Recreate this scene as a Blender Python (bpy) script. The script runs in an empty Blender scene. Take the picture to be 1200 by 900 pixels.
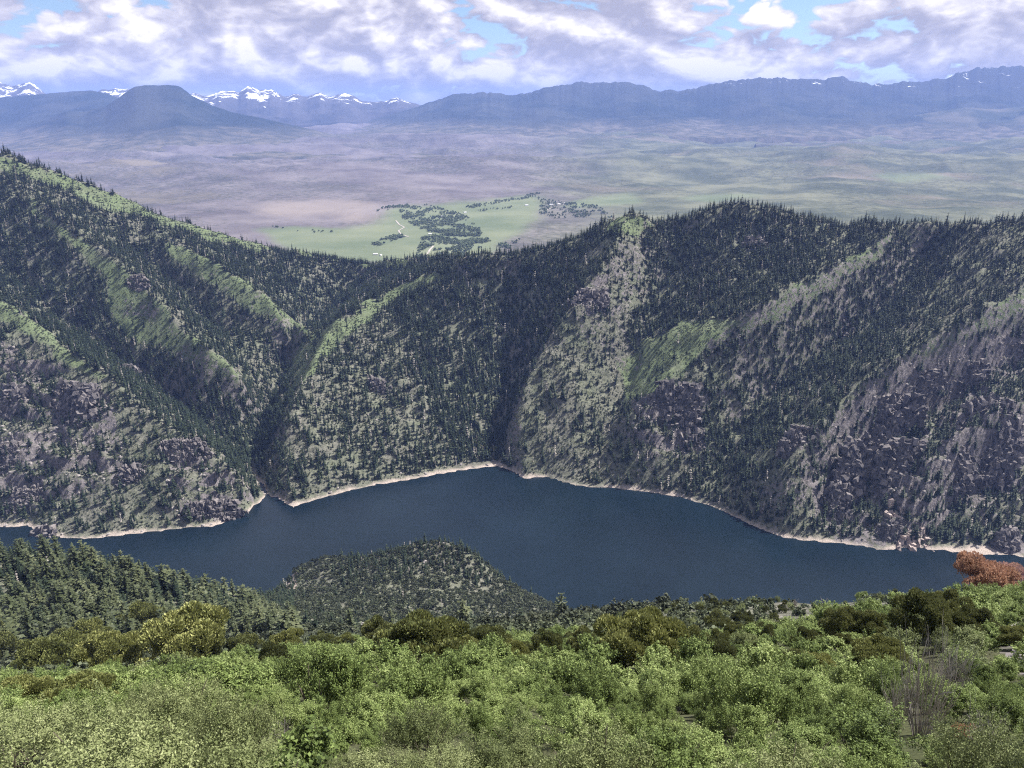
import bpy, math, random
import numpy as np
from mathutils import Vector

SC = bpy.context.scene
COL = SC.collection
rad = math.radians

# ------------------------------------------------------------------ camera
CAMZ = 550.0                      # metres above the lake
PITCH = rad(19.38)
FPX = 924.0                       # focal length in pixels of the 1200 px wide photograph
cam_d = bpy.data.cameras.new('camera')
cam = bpy.data.objects.new('camera', cam_d); COL.objects.link(cam)
cam.location = (0, 0, CAMZ)
cam.rotation_euler = (math.pi/2 - PITCH, 0, 0)
cam_d.sensor_width = 36.0
cam_d.lens = 36.0*FPX/1200.0
cam_d.clip_start = 0.5
cam_d.clip_end = 200000.0
SC.camera = cam

# ------------------------------------------------------------------ light
SUN_AZ = rad(64)                  # to the right of the viewing direction (+Y)
SUN_EL = rad(53)
sd = bpy.data.lights.new('sun', 'SUN'); so = bpy.data.objects.new('sun', sd); COL.objects.link(so)
sd.energy = 5.0; sd.angle = rad(0.53); sd.color = (1.0, 0.95, 0.88)
sv = Vector((math.sin(SUN_AZ)*math.cos(SUN_EL), math.cos(SUN_AZ)*math.cos(SUN_EL), math.sin(SUN_EL)))
so.rotation_euler = sv.to_track_quat('Z', 'Y').to_euler()
so.location = (0, 0, 3000)

class NT:
    """small helper to write node trees"""
    def __init__(s, tree): s.t = tree
    def n(s, typ, props=None, **inp):
        nd = s.t.nodes.new(typ)
        for k, v in (props or {}).items(): setattr(nd, k, v)
        for k, v in inp.items(): s.set(nd, k, v)
        return nd
    def set(s, nd, k, v):
        k = {'_'+str(i): i for i in range(8)}.get(k, k.replace('_', ' ') if isinstance(k, str) else k)
        sock = nd.inputs[k]
        if isinstance(v, bpy.types.NodeSocket): s.t.links.new(v, sock)
        elif isinstance(v, bpy.types.Node): s.t.links.new(v.outputs[0], sock)
        else:
            if hasattr(sock.default_value, '__len__') and not isinstance(v, str):
                v = tuple(v)
                if len(sock.default_value) == 4 and len(v) == 3: v = v + (1.0,)
            sock.default_value = v
    def math(s, op, a, b=0.0, c=None, clamp=False):
        nd = s.n('ShaderNodeMath', {'operation': op, 'use_clamp': clamp}, _0=a, _1=b)
        if c is not None: s.set(nd, '_2', c)
        return nd.outputs[0]
    def vmath(s, op, a, b=None):
        nd = s.n('ShaderNodeVectorMath', {'operation': op}, _0=a)
        if b is not None: s.set(nd, '_1', b)
        return nd.outputs[0]
    def ramp(s, fac, stops, interp='LINEAR'):
        nd = s.n('ShaderNodeValToRGB', _0=fac); cr = nd.color_ramp; cr.interpolation = interp
        while len(cr.elements) < len(stops): cr.elements.new(0.5)
        for e, (p, c) in zip(cr.elements, stops):
            e.position = p; e.color = (c, c, c, 1) if not hasattr(c, '__len__') else tuple(c)+(1,)
        return nd.outputs[0]
    def mix(s, fac, a, b, blend='MIX'):
        nd = s.n('ShaderNodeMix', {'data_type': 'RGBA', 'blend_type': blend, 'clamp_factor': True})
        s.set(nd, '_0', fac)
        for i, v in ((6, a), (7, b)):
            if isinstance(v, bpy.types.NodeSocket): s.t.links.new(v, nd.inputs[i])
            else: nd.inputs[i].default_value = tuple(v)+(1,) if len(v) == 3 else v
        return nd.outputs[2]
    def noise(s, vec, scale, detail=4, rough=0.55, lac=2.0, dist=0.0):
        nd = s.n('ShaderNodeTexNoise', Vector=vec, Scale=scale, Detail=detail, Roughness=rough, Lacunarity=lac, Distortion=dist)
        return nd.outputs[0]

# world: Nishita sky with a broken cumulus deck drawn by direction
W = bpy.data.worlds.new('World'); SC.world = W; W.use_nodes = True
wt = W.node_tree; wt.nodes.clear(); w = NT(wt)
sky = w.n('ShaderNodeTexSky', {'sky_type': 'NISHITA', 'sun_disc': False, 'sun_elevation': SUN_EL,
          'sun_rotation': SUN_AZ, 'altitude': 2700, 'air_density': 1.0, 'dust_density': 0.6, 'ozone_density': 1.5})
tc = w.n('ShaderNodeTexCoord').outputs['Generated']
CLOUD_OFF = (1.7, 6.1, 2.7)
st = w.vmath('ADD', w.vmath('MULTIPLY', tc, (1.0, 1.0, 2.0)), CLOUD_OFF)
upz = w.n('ShaderNodeSeparateXYZ', _0=tc).outputs[2]
def cloud(p):
    """cumulus: banks of smooth noise, heaped up with rounded billows"""
    wn = w.n('ShaderNodeTexNoise', Vector=p, Scale=6.0, Detail=3.0, Roughness=.55)
    sh = w.n('ShaderNodeVectorMath', {'operation': 'SCALE'}, _0=w.vmath('SUBTRACT', wn.outputs['Color'], (.5, .5, .5))); sh.inputs['Scale'].default_value = .07
    q = w.vmath('ADD', p, sh.outputs[0])
    c = w.math('MULTIPLY', w.noise(q, 4.6, 2, .5), 1.0)
    for f, a in ((12.0, .42), (27.0, .22), (60.0, .11), (130.0, .05)):
        n = w.noise(q, f, 0.0, .5)
        c = w.math('ADD', c, w.math('MULTIPLY', w.math('ABSOLUTE', w.math('MULTIPLY_ADD', n, 2.0, -1.0)), a))
    return c
c0 = cloud(st); c1 = cloud(w.vmath('ADD', st, (0.012, 0.004, 0.042)))
# deck closes up towards the horizon; thinned overhead, unseen, to cut ambient light
cover = w.ramp(w.math('SUBTRACT', c0, w.math('MULTIPLY', w.math('MINIMUM', w.math('MAXIMUM', upz, 0.0), 0.35), 0.62)), [(0.385, 0.0), (0.47, 1.0)], 'EASE')
lit = w.math('ADD', 0.42, w.math('MULTIPLY', w.math('SUBTRACT', c0, c1), 2.9), clamp=True)
ccol = w.ramp(lit, [(0.0, (0.215, 0.205, 0.240)), (0.35, (0.295, 0.278, 0.305)), (0.65, (0.40, 0.378, 0.39)), (1.0, (0.57, 0.535, 0.52))])
bg_sky = w.n('ShaderNodeBackground', Color=sky.outputs[0], Strength=0.06)
bg_cl = w.n('ShaderNodeBackground', Color=ccol, Strength=1.0)
wm = w.n('ShaderNodeMixShader', _0=cover, _1=bg_sky.outputs[0], _2=bg_cl.outputs[0])
w.n('ShaderNodeOutputWorld', Surface=wm.outputs[0])

vs = SC.view_settings
vs.view_transform = 'Standard'; vs.look = 'None'; vs.gamma = 1.0; vs.exposure = 1.25
SC.render.engine = 'CYCLES'
cy = SC.cycles
cy.max_bounces = 8; cy.diffuse_bounces = 3; cy.glossy_bounces = 2; cy.transmission_bounces = 6
cy.volume_bounces = 1; cy.transparent_max_bounces = 4
cy.use_denoising = False
cy.filter_width = 1.15
cy.sample_clamp_indirect = 6.0

# ------------------------------------------------------------------ helpers
def tag(o, label=None, cat=None, group=None, kind=None):
    if label: o['label'] = label
    if cat: o['category'] = cat
    if group: o['group'] = group
    if kind: o['kind'] = kind
    return o

def mesh_np(name, V, F, mats=(), smooth=False):
    """V (n,3); F list of int arrays (m,3)/(m,4)"""
    V = np.asarray(V, np.float32)
    Fs = [np.asarray(f, np.int32) for f in (F if isinstance(F, (list, tuple)) else [F]) if len(f)]
    me = bpy.data.meshes.new(name)
    me.vertices.add(len(V)); me.vertices.foreach_set('co', V.ravel())
    loops = np.concatenate([f.ravel() for f in Fs])
    tot = np.concatenate([np.full(len(f), f.shape[1], np.int32) for f in Fs])
    start = np.concatenate([[0], np.cumsum(tot)[:-1]]).astype(np.int32)
    me.loops.add(len(loops)); me.loops.foreach_set('vertex_index', loops)
    me.polygons.add(len(tot)); me.polygons.foreach_set('loop_start', start)
    me.polygons.foreach_set('loop_total', tot)
    me.polygons.foreach_set('use_smooth', np.full(len(tot), bool(smooth)))
    me.update(calc_edges=True)
    for m in mats: me.materials.append(m)
    return me

def add_color(me, name, arr):
    a = me.color_attributes.new(name, 'FLOAT_COLOR', 'POINT')
    c = np.ones((len(me.vertices), 4), np.float32); c[:, :arr.shape[1]] = arr
    a.data.foreach_set('color', c.ravel())

def link(name, me, parent=None, loc=None):
    o = bpy.data.objects.new(name, me); COL.objects.link(o)
    if parent: o.parent = parent
    if loc is not None: o.location = loc
    return o

# numpy gradient noise
_rng = np.random.default_rng(7)
_perm = _rng.permutation(4096).astype(np.int64)
_grad = np.stack([np.cos(np.linspace(0, 2*np.pi, 64, endpoint=False)), np.sin(np.linspace(0, 2*np.pi, 64, endpoint=False))], 1)
def perlin(x, y):
    xi = np.floor(x).astype(np.int64); yi = np.floor(y).astype(np.int64)
    xf = x-xi; yf = y-yi
    u = xf*xf*xf*(xf*(xf*6-15)+10); v = yf*yf*yf*(yf*(yf*6-15)+10)
    def g(ix, iy, dx, dy):
        h = _perm[(_perm[ix & 4095]+iy) & 4095] & 63
        return _grad[h, 0]*dx+_grad[h, 1]*dy
    a = g(xi, yi, xf, yf); b = g(xi+1, yi, xf-1, yf)
    c = g(xi, yi+1, xf, yf-1); d = g(xi+1, yi+1, xf-1, yf-1)
    return (a+(b-a)*u)+((c+(d-c)*u)-(a+(b-a)*u))*v
def fbm(x, y, sc, oct=4, gain=0.5, ridged=False, seed=0):
    x = np.asarray(x, float)/sc+seed*17.3; y = np.asarray(y, float)/sc+seed*9.1
    s = 0; a = 1; t = 0
    for i in range(oct):
        n = perlin(x, y)*1.5
        if ridged: n = 1-2*np.abs(n)
        s = s+a*n; t += a; a *= gain; x = x*2.03+11.7; y = y*2.03+5.3
    return s/t
def sstep(a, b, x):
    t = np.clip((np.asarray(x, float)-a)/(b-a), 0, 1); return t*t*(3-2*t)

# ------------------------------------------------------------------ photograph pixels <-> directions
CP, SP = math.cos(PITCH), math.sin(PITCH)
def ray(px, py):
    """direction of a pixel, scaled so that its forward component is 1"""
    px = np.asarray(px, float); py = np.asarray(py, float)
    u = (px-600)/FPX; v = (450-py)/FPX
    return u, CP+v*SP, -SP+v*CP
def at_depth(px, py, y):
    u, yc, zc = ray(px, py); t = np.asarray(y, float)/yc
    return np.stack(np.broadcast_arrays(u*t, yc*t, CAMZ+zc*t), -1)
def at_z(px, py, z=0.0):
    u, yc, zc = ray(px, py); t = (z-CAMZ)/zc
    return np.stack(np.broadcast_arrays(u*t, yc*t, CAMZ+zc*t), -1)
def proj(P):
    x, y, z = P[..., 0], P[..., 1], P[..., 2]-CAMZ
    d = np.maximum(y*CP-z*SP, 0.1); up = y*SP+z*CP
    return 600+FPX*x/d, 450-FPX*up/d, d
def inpoly(px, py, poly):
    c = np.zeros(np.shape(px), bool); n = len(poly)
    for i in range(n):
        x0, y0 = poly[i]; x1, y1 = poly[(i+1) % n]
        if y0 == y1: continue
        k = ((y0 > py) != (y1 > py)) & (px < (x1-x0)*(py-y0)/(y1-y0)+x0)
        c ^= k
    return c

# ------------------------------------------------------------------ the shape of the canyon
SHORE = np.array([(-500,590),(-250,600),(0,617),(32,616),(60,628),(100,632),(160,625),(230,617),(288,615),(299,606),(291,598),(306,584),(326,582),(344,595),
    (380,582),(430,570),(480,562),(540,551),(583,546),(600,551),(615,561),(640,558),(680,570),(740,573),(800,583),(840,595),(880,615),(920,630),
    (960,635),(1000,638),(1040,645),(1065,640),(1090,644),(1150,650),(1200,652),(1450,640),(1700,620)], float)
SKY = np.array([(-500,160,2050),(-250,166,2000),(-100,170,1950),(0,183,1900),(60,204,1900),(130,232,1910),(200,262,1930),(300,290,1960),(400,307,2000),(450,308,2000),
    (500,308,1850),(540,306,1640),(600,302,1600),(650,297,1590),(685,284,1590),(720,259,1590),(742,255,1590),(765,266,1600),(800,260,1610),(840,248,1620),(878,243,1620),
    (940,261,1610),(985,272,1590),(1050,264,1560),(1100,266,1540),(1200,266,1500),(1450,250,1450),(1700,240,1450)], float)
def on_slope(px, py, dz):
    sy = np.interp(px, SHORE[:, 0], SHORE[:, 1]); ky = np.interp(px, SKY[:, 0], SKY[:, 1]); kd = np.interp(px, SKY[:, 0], SKY[:, 2])
    p0 = at_z(px, sy); p1 = at_depth(px, ky, kd)
    m = p1[..., 2]/(p1[..., 1]-p0[..., 1])
    u, yc, zc = ray(px, py)
    t = (CAMZ+p0[..., 1]*m-dz)/(m*yc-zc)
    return np.stack([u*t, yc*t, CAMZ+zc*t], -1)
def dens(pl, n=24):
    pl = np.asarray(pl, float); k = np.arange(len(pl)); q = np.linspace(0, len(pl)-1, (len(pl)-1)*n+1)
    return np.stack([np.interp(q, k, pl[:, i]) for i in range(pl.shape[1])], -1)

SPURS = [  # (px, py, metres above or below the plain slope) down the crest of each spur and the bed of each gully
 [(-200,270,50),(0,358,50),(60,400,52),(130,447,48),(200,500,40),(260,542,25),(298,578,5)],
 [(-120,250,-10),(0,318,-35),(60,368,-42),(140,430,-48),(220,488,-45),(275,535,-25),(305,575,-5)],
 [(20,215,10),(70,255,26),(120,295,32),(175,345,32),(240,412,28),(285,447,10)],
 [(110,258,-8),(170,310,-22),(230,365,-28),(280,415,-28),(312,452,-32)],
 [(170,265,8),(230,300,26),(290,335,32),(345,375,26),(362,390,5)],
 [(440,318,-20),(405,345,-45),(374,385,-60),(347,425,-60),(320,470,-50),(296,520,-35),(300,560,-15),(315,582,-2)],
 [(530,309,10),(500,320,30),(460,340,46),(420,363,52),(388,388,46),(365,430,42),(345,480,36),(330,540,20),(340,586,4)],
 [(462,345,45),(452,400,36),(432,470,30),(412,530,15),(388,577,3)],
 [(600,314,-20),(590,370,-45),(592,430,-58),(590,480,-50),(588,520,-25),(585,543,-3)],
 [(735,262,10),(715,300,36),(685,345,48),(650,395,42),(622,440,35),(604,490,18),(612,548,5)],
 [(800,272,-15),(775,330,-32),(755,390,-32),(738,440,-30),(718,500,-20),(692,562,-4)],
 [(1048,270,10),(1010,295,32),(960,325,42),(900,358,44),(840,390,42),(790,430,38),(755,480,32),(742,540,12),(745,570,2)],
 [(1100,275,-15),(1080,310,-38),(1030,370,-44),(970,420,-44),(900,470,-42),(860,520,-30),(832,572,-8)],
 [(1300,300,30),(1200,332,32),(1140,378,44),(1060,418,44),(1000,462,44),(950,510,38),(922,560,26),(905,612,5)],
 [(1300,400,-25),(1180,440,-32),(1090,490,-32),(1030,530,-30),(990,570,-22),(970,618,-4)],
 [(1300,440,25),(1180,485,34),(1110,525,36),(1075,570,30),(1062,620,6)],
 [(1250,520,-25),(1160,560,-28),(1115,600,-20),(1102,638,-2)],
]
cons = []
for s in SPURS:
    q = dens(s); cons.append(on_slope(q[:, 0], q[:, 1], q[:, 2]*1.3))
q = dens(SHORE, 40); far_shore = at_z(q[:, 0], q[:, 1]); cons.append(far_shore)
q = dens(SKY, 40); crest = at_depth(q[:, 0], q[:, 1], q[:, 2]); cons.append(crest)
for dy, k, dz in ((220, 1.0, -95), (520, 0.35, -40), (850, 0.0, 8)):
    b = crest.copy(); b[:, 1] += dy; b[:, 2] = np.maximum(b[:, 2]*k+dz, 4); cons.append(b)
b = far_shore.copy(); b[:, 1] -= 45; b[:, 2] = -22; cons.append(b)
NSH = np.array([(-2400,700),(-1000,700),(-600,715),(-340,728),(-292,768),(-267,814),(-240,838),(-100,850),(0,800),(88,735),(200,712),(500,695),(1000,680),(2400,680)], float)
q = dens(NSH, 40); near_shore = np.stack([q[:, 0], q[:, 1], q[:, 0]*0], -1); cons.append(near_shore)
b = near_shore.copy(); b[:, 1] += 40; b[:, 2] = -22; cons.append(b)
NEARP = [  # near side of the lake: (px, py, depth)
 [(-400,640,480),(-100,645,430),(0,655,400),(60,660,390),(100,668,380),(150,685,365),(200,706,350),(260,732,335)],
 [(-400,790,260),(-100,772,255),(0,765,250),(100,765,240),(200,768,225),(300,765,215)],
 [(260,732,335),(290,735,360),(330,730,420),(362,716,560)],
 [(345,668,780),(380,656,760),(430,657,740),(470,643,730),(515,632,722),(550,647,700),(580,684,670),(610,704,640),(650,722,590),(700,739,470),(745,738,380),(770,724,240)],
 [(370,692,700),(400,702,640),(450,700,622),(500,702,608),(560,715,570),(620,735,520)],
 [(340,745,380),(430,746,470),(500,747,480),(600,748,440),(700,752,300)],
 [(770,724,240),(830,716,208),(900,713,192),(1000,713,186),(1050,707,172),(1120,700,152),(1300,685,140)],
 [(760,755,130),(900,752,122),(1000,750,116),(1100,742,106),(1300,730,100)],
 [(200,775,120),(300,768,116),(450,758,112),(600,756,112),(740,756,112)],
 [(-300,800,118),(0,790,122),(200,775,120)],
]
for s in NEARP:
    q = dens(s); cons.append(at_depth(q[:, 0], q[:, 1], q[:, 2]))
cons = np.concatenate(cons)

PROF = np.array([(-60,0.5),(-5,1.6),(2,1.9),(6,6.5),(10,11.8),(14,15.4),(20,19.8),(32,28.6),(60,48.2),(76,60.5),(110,92)], float)
def near_z(x, y):
    p = np.interp(y, PROF[:, 0], PROF[:, 1])
    side = 0.20*np.maximum(0, x-16)*np.clip(y/55, 0, 1)-0.10*np.maximum(0, -x-8)*np.clip(y/55, 0, 1.2)
    return CAMZ-p+side+fbm(x, y, 9.0, 3, seed=5)*0.7

# membrane through the constraints, coarse to fine
X0, X1, Y0, Y1 = -2400.0, 2400.0, -60.0, 2900.0
Z = None
for h, its in ((48., 500), (24., 300), (12., 250), (6., 160)):
    nx = int((X1-X0)/h)+1; ny = int((Y1-Y0)/h)+1
    ix = np.round((cons[:, 0]-X0)/h).astype(int); iy = np.round((cons[:, 1]-Y0)/h).astype(int)
    ok = (ix >= 0) & (ix < nx) & (iy >= 0) & (iy < ny)
    acc = np.zeros((ny, nx)); cnt = np.zeros((ny, nx))
    np.add.at(acc, (iy[ok], ix[ok]), cons[ok, 2]); np.add.at(cnt, (iy[ok], ix[ok]), 1)
    gx = X0+np.arange(nx)*h; gy = Y0+np.arange(ny)*h; GX, GY = np.meshgrid(gx, gy)
    fix = cnt > 0; val = np.where(fix, acc/np.maximum(cnt, 1), 0)
    nr = (GY < 82) & (np.abs(GX) < 110); val[nr] = near_z(GX[nr], GY[nr]); fix |= nr
    if Z is None: Z = np.full((ny, nx), 150.0)
    else:
        px_ = np.clip((gx-X0)/(2*h), 0, Z.shape[1]-1.001); py_ = np.clip((gy-Y0)/(2*h), 0, Z.shape[0]-1.001)
        i = px_.astype(int); j = py_.astype(int); fx = px_-i; fy = (py_-j)[:, None]
        A = Z[j][:, i]*(1-fx)+Z[j][:, i+1]*fx; B = Z[j+1][:, i]*(1-fx)+Z[j+1][:, i+1]*fx
        Z = A*(1-fy)+B*fy
    for k in range(its):
        P = np.pad(Z, 1, mode='edge')
        Z = 0.25*(P[:-2, 1:-1]+P[2:, 1:-1]+P[1:-1, :-2]+P[1:-1, 2:])
        Z[fix] = val[fix]
for k in range(2):
    P = np.pad(Z, 1, mode='edge')
    Zs = 0.125*(P[:-2, 1:-1]+P[2:, 1:-1]+P[1:-1, :-2]+P[1:-1, 2:])+0.5*Z
    Z = np.where(np.abs(Z) < 6, Z, Zs)
HH = 6.0
def grid_z(x, y):
    fx = np.clip((x-X0)/HH, 0, Z.shape[1]-1.001); fy = np.clip((y-Y0)/HH, 0, Z.shape[0]-1.001)
    i = fx.astype(int); j = fy.astype(int); fx = fx-i; fy = fy-j
    return (Z[j, i]*(1-fx)+Z[j, i+1]*fx)*(1-fy)+(Z[j+1, i]*(1-fx)+Z[j+1, i+1]*fx)*fy
def poly_grid(polys):
    """outlines seen on the slope, laid onto the height grid"""
    gx = X0+np.arange(Z.shape[1])*HH; gy = Y0+np.arange(Z.shape[0])*HH; GX, GY = np.meshgrid(gx, gy)
    px, py, d = proj(np.stack([GX, GY, Z], -1)); wn = fbm(GX, GY, 60, 3, seed=21)*14; out = np.zeros(Z.shape)
    for poly, r in polys: k = inpoly(px+wn, py+wn*.6, poly) & (GY > 860); out[k] = np.maximum(out[k], r)
    for k in range(4):
        P = np.pad(out, 1, mode='edge'); out = .5*out+.125*(P[:-2, 1:-1]+P[2:, 1:-1]+P[1:-1, :-2]+P[1:-1, 2:])
    return out
def grid_s(G, x, y):
    fx = np.clip((x-X0)/HH, 0, Z.shape[1]-1.001); fy = np.clip((y-Y0)/HH, 0, Z.shape[0]-1.001)
    i = fx.astype(int); j = fy.astype(int); fx = fx-i; fy = fy-j
    return (G[j, i]*(1-fx)+G[j, i+1]*fx)*(1-fy)+(G[j+1, i]*(1-fx)+G[j+1, i+1]*fx)*fy
VPROF = np.array([(2300,0),(3000,8),(3700,12),(4800,10),(6000,22),(7500,34),(9500,48),(13000,105),(16000,170),(22000,260),(34000,330)], float)
def valley_z(x, y):
    z = np.interp(y, VPROF[:, 0], VPROF[:, 1])
    k = sstep(4300, 8500, y+0.35*np.abs(x+600)); side = sstep(300, 2500, np.abs(x+500))*sstep(2900, 4200, y)*.5
    k = np.maximum(k, side)
    wx = fbm(x, y, 1800, 2, seed=13)*500
    z = z+k*(fbm(x+wx, y, 2600, 4, seed=3)*170+fbm(x, y+wx, 1100, 4, ridged=True, seed=4)*70+fbm(x, y, 260, 3, ridged=True, seed=9)*9)
    return z
ROCK = [([(-60,390),(0,395),(60,425),(130,470),(150,560),(60,600),(-60,610)], .65), ([(190,520),(270,550),(300,585),(295,615),(200,615)], .6),
 ([(1000,470),(1060,425),(1260,365),(1260,650),(1090,640),(1000,640),(940,560)], .75), ([(740,470),(790,455),(830,500),(800,540),(750,530)], .8),
 ([(670,350),(715,320),(720,345),(680,370)], .8), ([(975,500),(1080,445),(1075,470),(985,520)], .8), ([(880,250),(930,290),(900,330),(860,320)], .3),
 ([(420,440),(470,420),(500,500),(450,530),(410,510)], .35), ([(930,640),(985,560),(1010,640)], .7), ([(120,590),(300,600),(290,620),(120,630)], .5)]
ROCKG = poly_grid(ROCK)
def H(x, y):
    x = np.asarray(x, float); y = np.asarray(y, float)
    g = grid_z(x, y)
    a = sstep(4, 60, g)*sstep(110, 240, y)*(.2+.8*sstep(700, 950, y))
    wx = fbm(x, y, 160, 2, seed=11)*30; wy = fbm(x, y, 160, 2, seed=12)*30
    g = g+a*(fbm(x+wx, y+wy, 150, 4, ridged=True, seed=1)*18.0+fbm(x+wx, y+wy, 38, 3, seed=2)*4.0)
    # cliffs: where the slope is rocky it breaks into ledges and steep risers
    rk = sstep(.30, .62, grid_s(ROCKG, x, y)*(1+.9*fbm(x, y, 60, 3, seed=14)))*sstep(6, 20, g)
    sh = 24.0; f = g/sh+fbm(x, y, 55, 3, seed=15)*.9; fl = np.floor(f); fr = f-fl
    g = g+rk*sh*.85*((fl+sstep(.55, .85, fr))-f)
    g = g+rk*fbm(x, y, 14, 2, ridged=True, seed=16)*2.2
    g = g+sstep(-3, 2, g)*sstep(110, 200, y)*fbm(x, y, 16, 2, seed=6)*0.9
    nz = near_z(x, y); t = sstep(80, 64, y)*sstep(110, 90, np.abs(x)); g = g*(1-t)+nz*t
    t = sstep(2250, 2700, y); return g*(1-t)+valley_z(x, y)*t

def ground_hit(px, py, y0=8.0, y1=2300.0):
    """first place where the ray of a pixel meets the ground"""
    ys = np.geomspace(y0, y1, 1500); P = at_depth(px, py, ys)
    below = P[:, 2] < H(P[:, 0], P[:, 1])
    i = int(np.argmax(below)) if below.any() else len(ys)-1
    p = P[i]; return np.array([p[0], p[1], float(H(p[0], p[1]))])

# ------------------------------------------------------------------ land cover, read off as outlines on the slope
GRASS = [
 [(-50,178),(0,184),(60,199),(143,230),(227,260),(320,284),(400,299),(480,305),(470,312),(393,303),(300,293),(227,276),(167,253),(110,240),(67,220),(20,204),(-50,196)],
 [(30,232),(60,258),(100,283),(140,312),(173,342),(207,378),(247,412),(285,438),(283,450),(240,430),(200,412),(150,396),(130,360),(120,325),(90,290),(60,268),(33,243)],
 [(197,285),(247,303),(287,327),(327,357),(365,387),(353,397),(313,373),(287,367),(260,340),(230,323),(195,300)],
 [(0,352),(20,362),(53,388),(80,412),(130,445),(110,442),(67,418),(33,392),(0,374)],
 [(340,420),(375,388),(400,372),(460,338),(510,320),(520,326),(465,350),(430,375),(400,400),(370,430),(350,450)],
 [(720,256),(745,252),(768,264),(740,275),(715,270)],
 [(725,425),(800,373),(867,377),(913,347),(973,317),(1013,290),(1053,268),(1035,297),(987,332),(940,358),(880,385),(833,405),(800,437),(760,466),(730,470)],
 [(1060,415),(1110,395),(1160,362),(1200,338),(1260,310),(1260,350),(1195,365),(1130,395),(1090,410)],
]
FOREST = [   # (outline, conifers, brush)
 ([(-60,360),(0,365),(60,405),(130,450),(200,505),(270,550),(300,585),(290,616),(-60,622)], .30, .75),
 ([(-60,215),(30,235),(60,265),(120,330),(150,395),(240,430),(290,452),(345,430),(330,470),(300,560),(270,540),(200,495),(130,440),(60,395),(0,350),(-60,330)], .95, .3),
 ([(60,235),(110,240),(170,258),(230,280),(200,295),(260,345),(285,372),(350,400),(330,440),(290,440),(245,410),(170,338),(110,280)], .62, .5),
 ([(230,280),(320,292),(480,310),(460,340),(400,370),(366,388),(330,355),(280,320),(235,298)], .95, .3),
 ([(345,440),(400,380),(465,345),(475,400),(500,460),(525,520),(530,552),(430,570),(345,592),(300,570),(320,500)], .42, .75),
 ([(462,345),(540,308),(695,288),(665,338),(630,400),(602,450),(592,540),(560,545),(520,510),(490,450),(470,400)], 1.0, .3),
 ([(740,270),(765,300),(742,350),(745,400),(745,560),(640,560),(592,540),(602,470),(640,400),(690,330)], .22, .95),
 ([(745,272),(870,246),(985,266),(960,312),(900,345),(800,372),(745,430),(735,380),(765,320)], .88, .35),
 ([(1050,268),(1140,266),(1110,320),(1050,385),(980,425),(900,480),(850,480),(835,410),(940,362)], .92, .3),
 ([(1140,266),(1260,262),(1260,310),(1160,350),(1060,410),(1060,385),(1110,325)], .40, .8),
 ([(745,460),(835,410),(860,480),(1000,430),(1060,420),(960,480),(930,560),(960,640),(880,615),(800,583),(745,573)], .55, .75),
 ([(1060,420),(1260,350),(1260,655),(1000,642),(930,560),(960,480)], .46, .8),
 ([(1080,560),(1160,560),(1180,652),(1095,645),(1085,600)], .75, .4),
]
def cover(P):
    """conifer density, brush density, rock, grass at points on the canyon slope"""
    px, py, d = proj(P); wn = fbm(P[:, 0], P[:, 1], 60, 3, seed=21)*14; wm_ = fbm(P[:, 0], P[:, 1], 60, 3, seed=22)*9
    qx, qy = px+wn, py+wm_
    con = np.full(len(P), .6); br = np.full(len(P), .6); rk = np.full(len(P), .12); gr = np.full(len(P), .15)
    for poly, c, b in FOREST:
        k = inpoly(qx, qy, poly); con[k] = c; br[k] = b
    for poly in GRASS:
        k = inpoly(qx, qy, poly); con[k] *= .07; br[k] = .7; gr[k] = .95
    for poly, r in ROCK:
        k = inpoly(qx, qy, poly); rk[k] = np.maximum(rk[k], r)
    n = fbm(P[:, 0], P[:, 1], 90, 3, seed=23); rk = np.clip(rk*(.75+1.1*fbm(P[:, 0], P[:, 1], 70, 3, seed=24)), 0, 1)
    con = np.clip(con*(1+.7*n), 0, 1); br = np.clip(br*(1-.5*n), 0, 1)
    near = P[:, 1] < 860
    zz = P[:, 2]
    # near side of the lake
    con[near] = .5; br[near] = .7; rk[near] = .15; gr[near] = .2
    lr = near & inpoly(px, py, [(-200,600),(0,600),(120,640),(280,715),(330,730),(330,800),(-200,900)]); con[lr] = .9; br[lr] = .3
    lo_ = near & (P[:, 1] < 270) & (px <= 345); br[lo_] = 1.0
    kn = near & (P[:, 1] > 200) & (px > 345); con[kn] = .03; br[kn] = 1.0
    k0 = near & (px > 345) & (P[:, 1] <= 200); con[k0] = 0; br[k0] = .95
    kt = kn & inpoly(px, py, [(395,600),(520,600),(590,680),(560,690),(520,668),(470,680),(400,690)]); con[kt] = .7
    sh = near & (px > 700) & (P[:, 1] < 300); con[sh] = .0; br[sh] = .95; gr[sh] = .2
    sp = sh & inpoly(px, py, [(895,700),(1010,700),(1000,722),(960,730),(930,745),(915,740),(905,722)]); br[sp] = .25; rk[sp] = .5; gr[sp] = 0
    return con, br, rk, gr

# ------------------------------------------------------------------ materials
def mat(name):
    m = bpy.data.materials.new(name); m.use_nodes = True; t = m.node_tree; t.nodes.clear()
    return m, NT(t)
def finish(b, shader): b.n('ShaderNodeOutputMaterial', Surface=shader)
def objco(b): return b.n('ShaderNodeTexCoord').outputs['Object']

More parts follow.
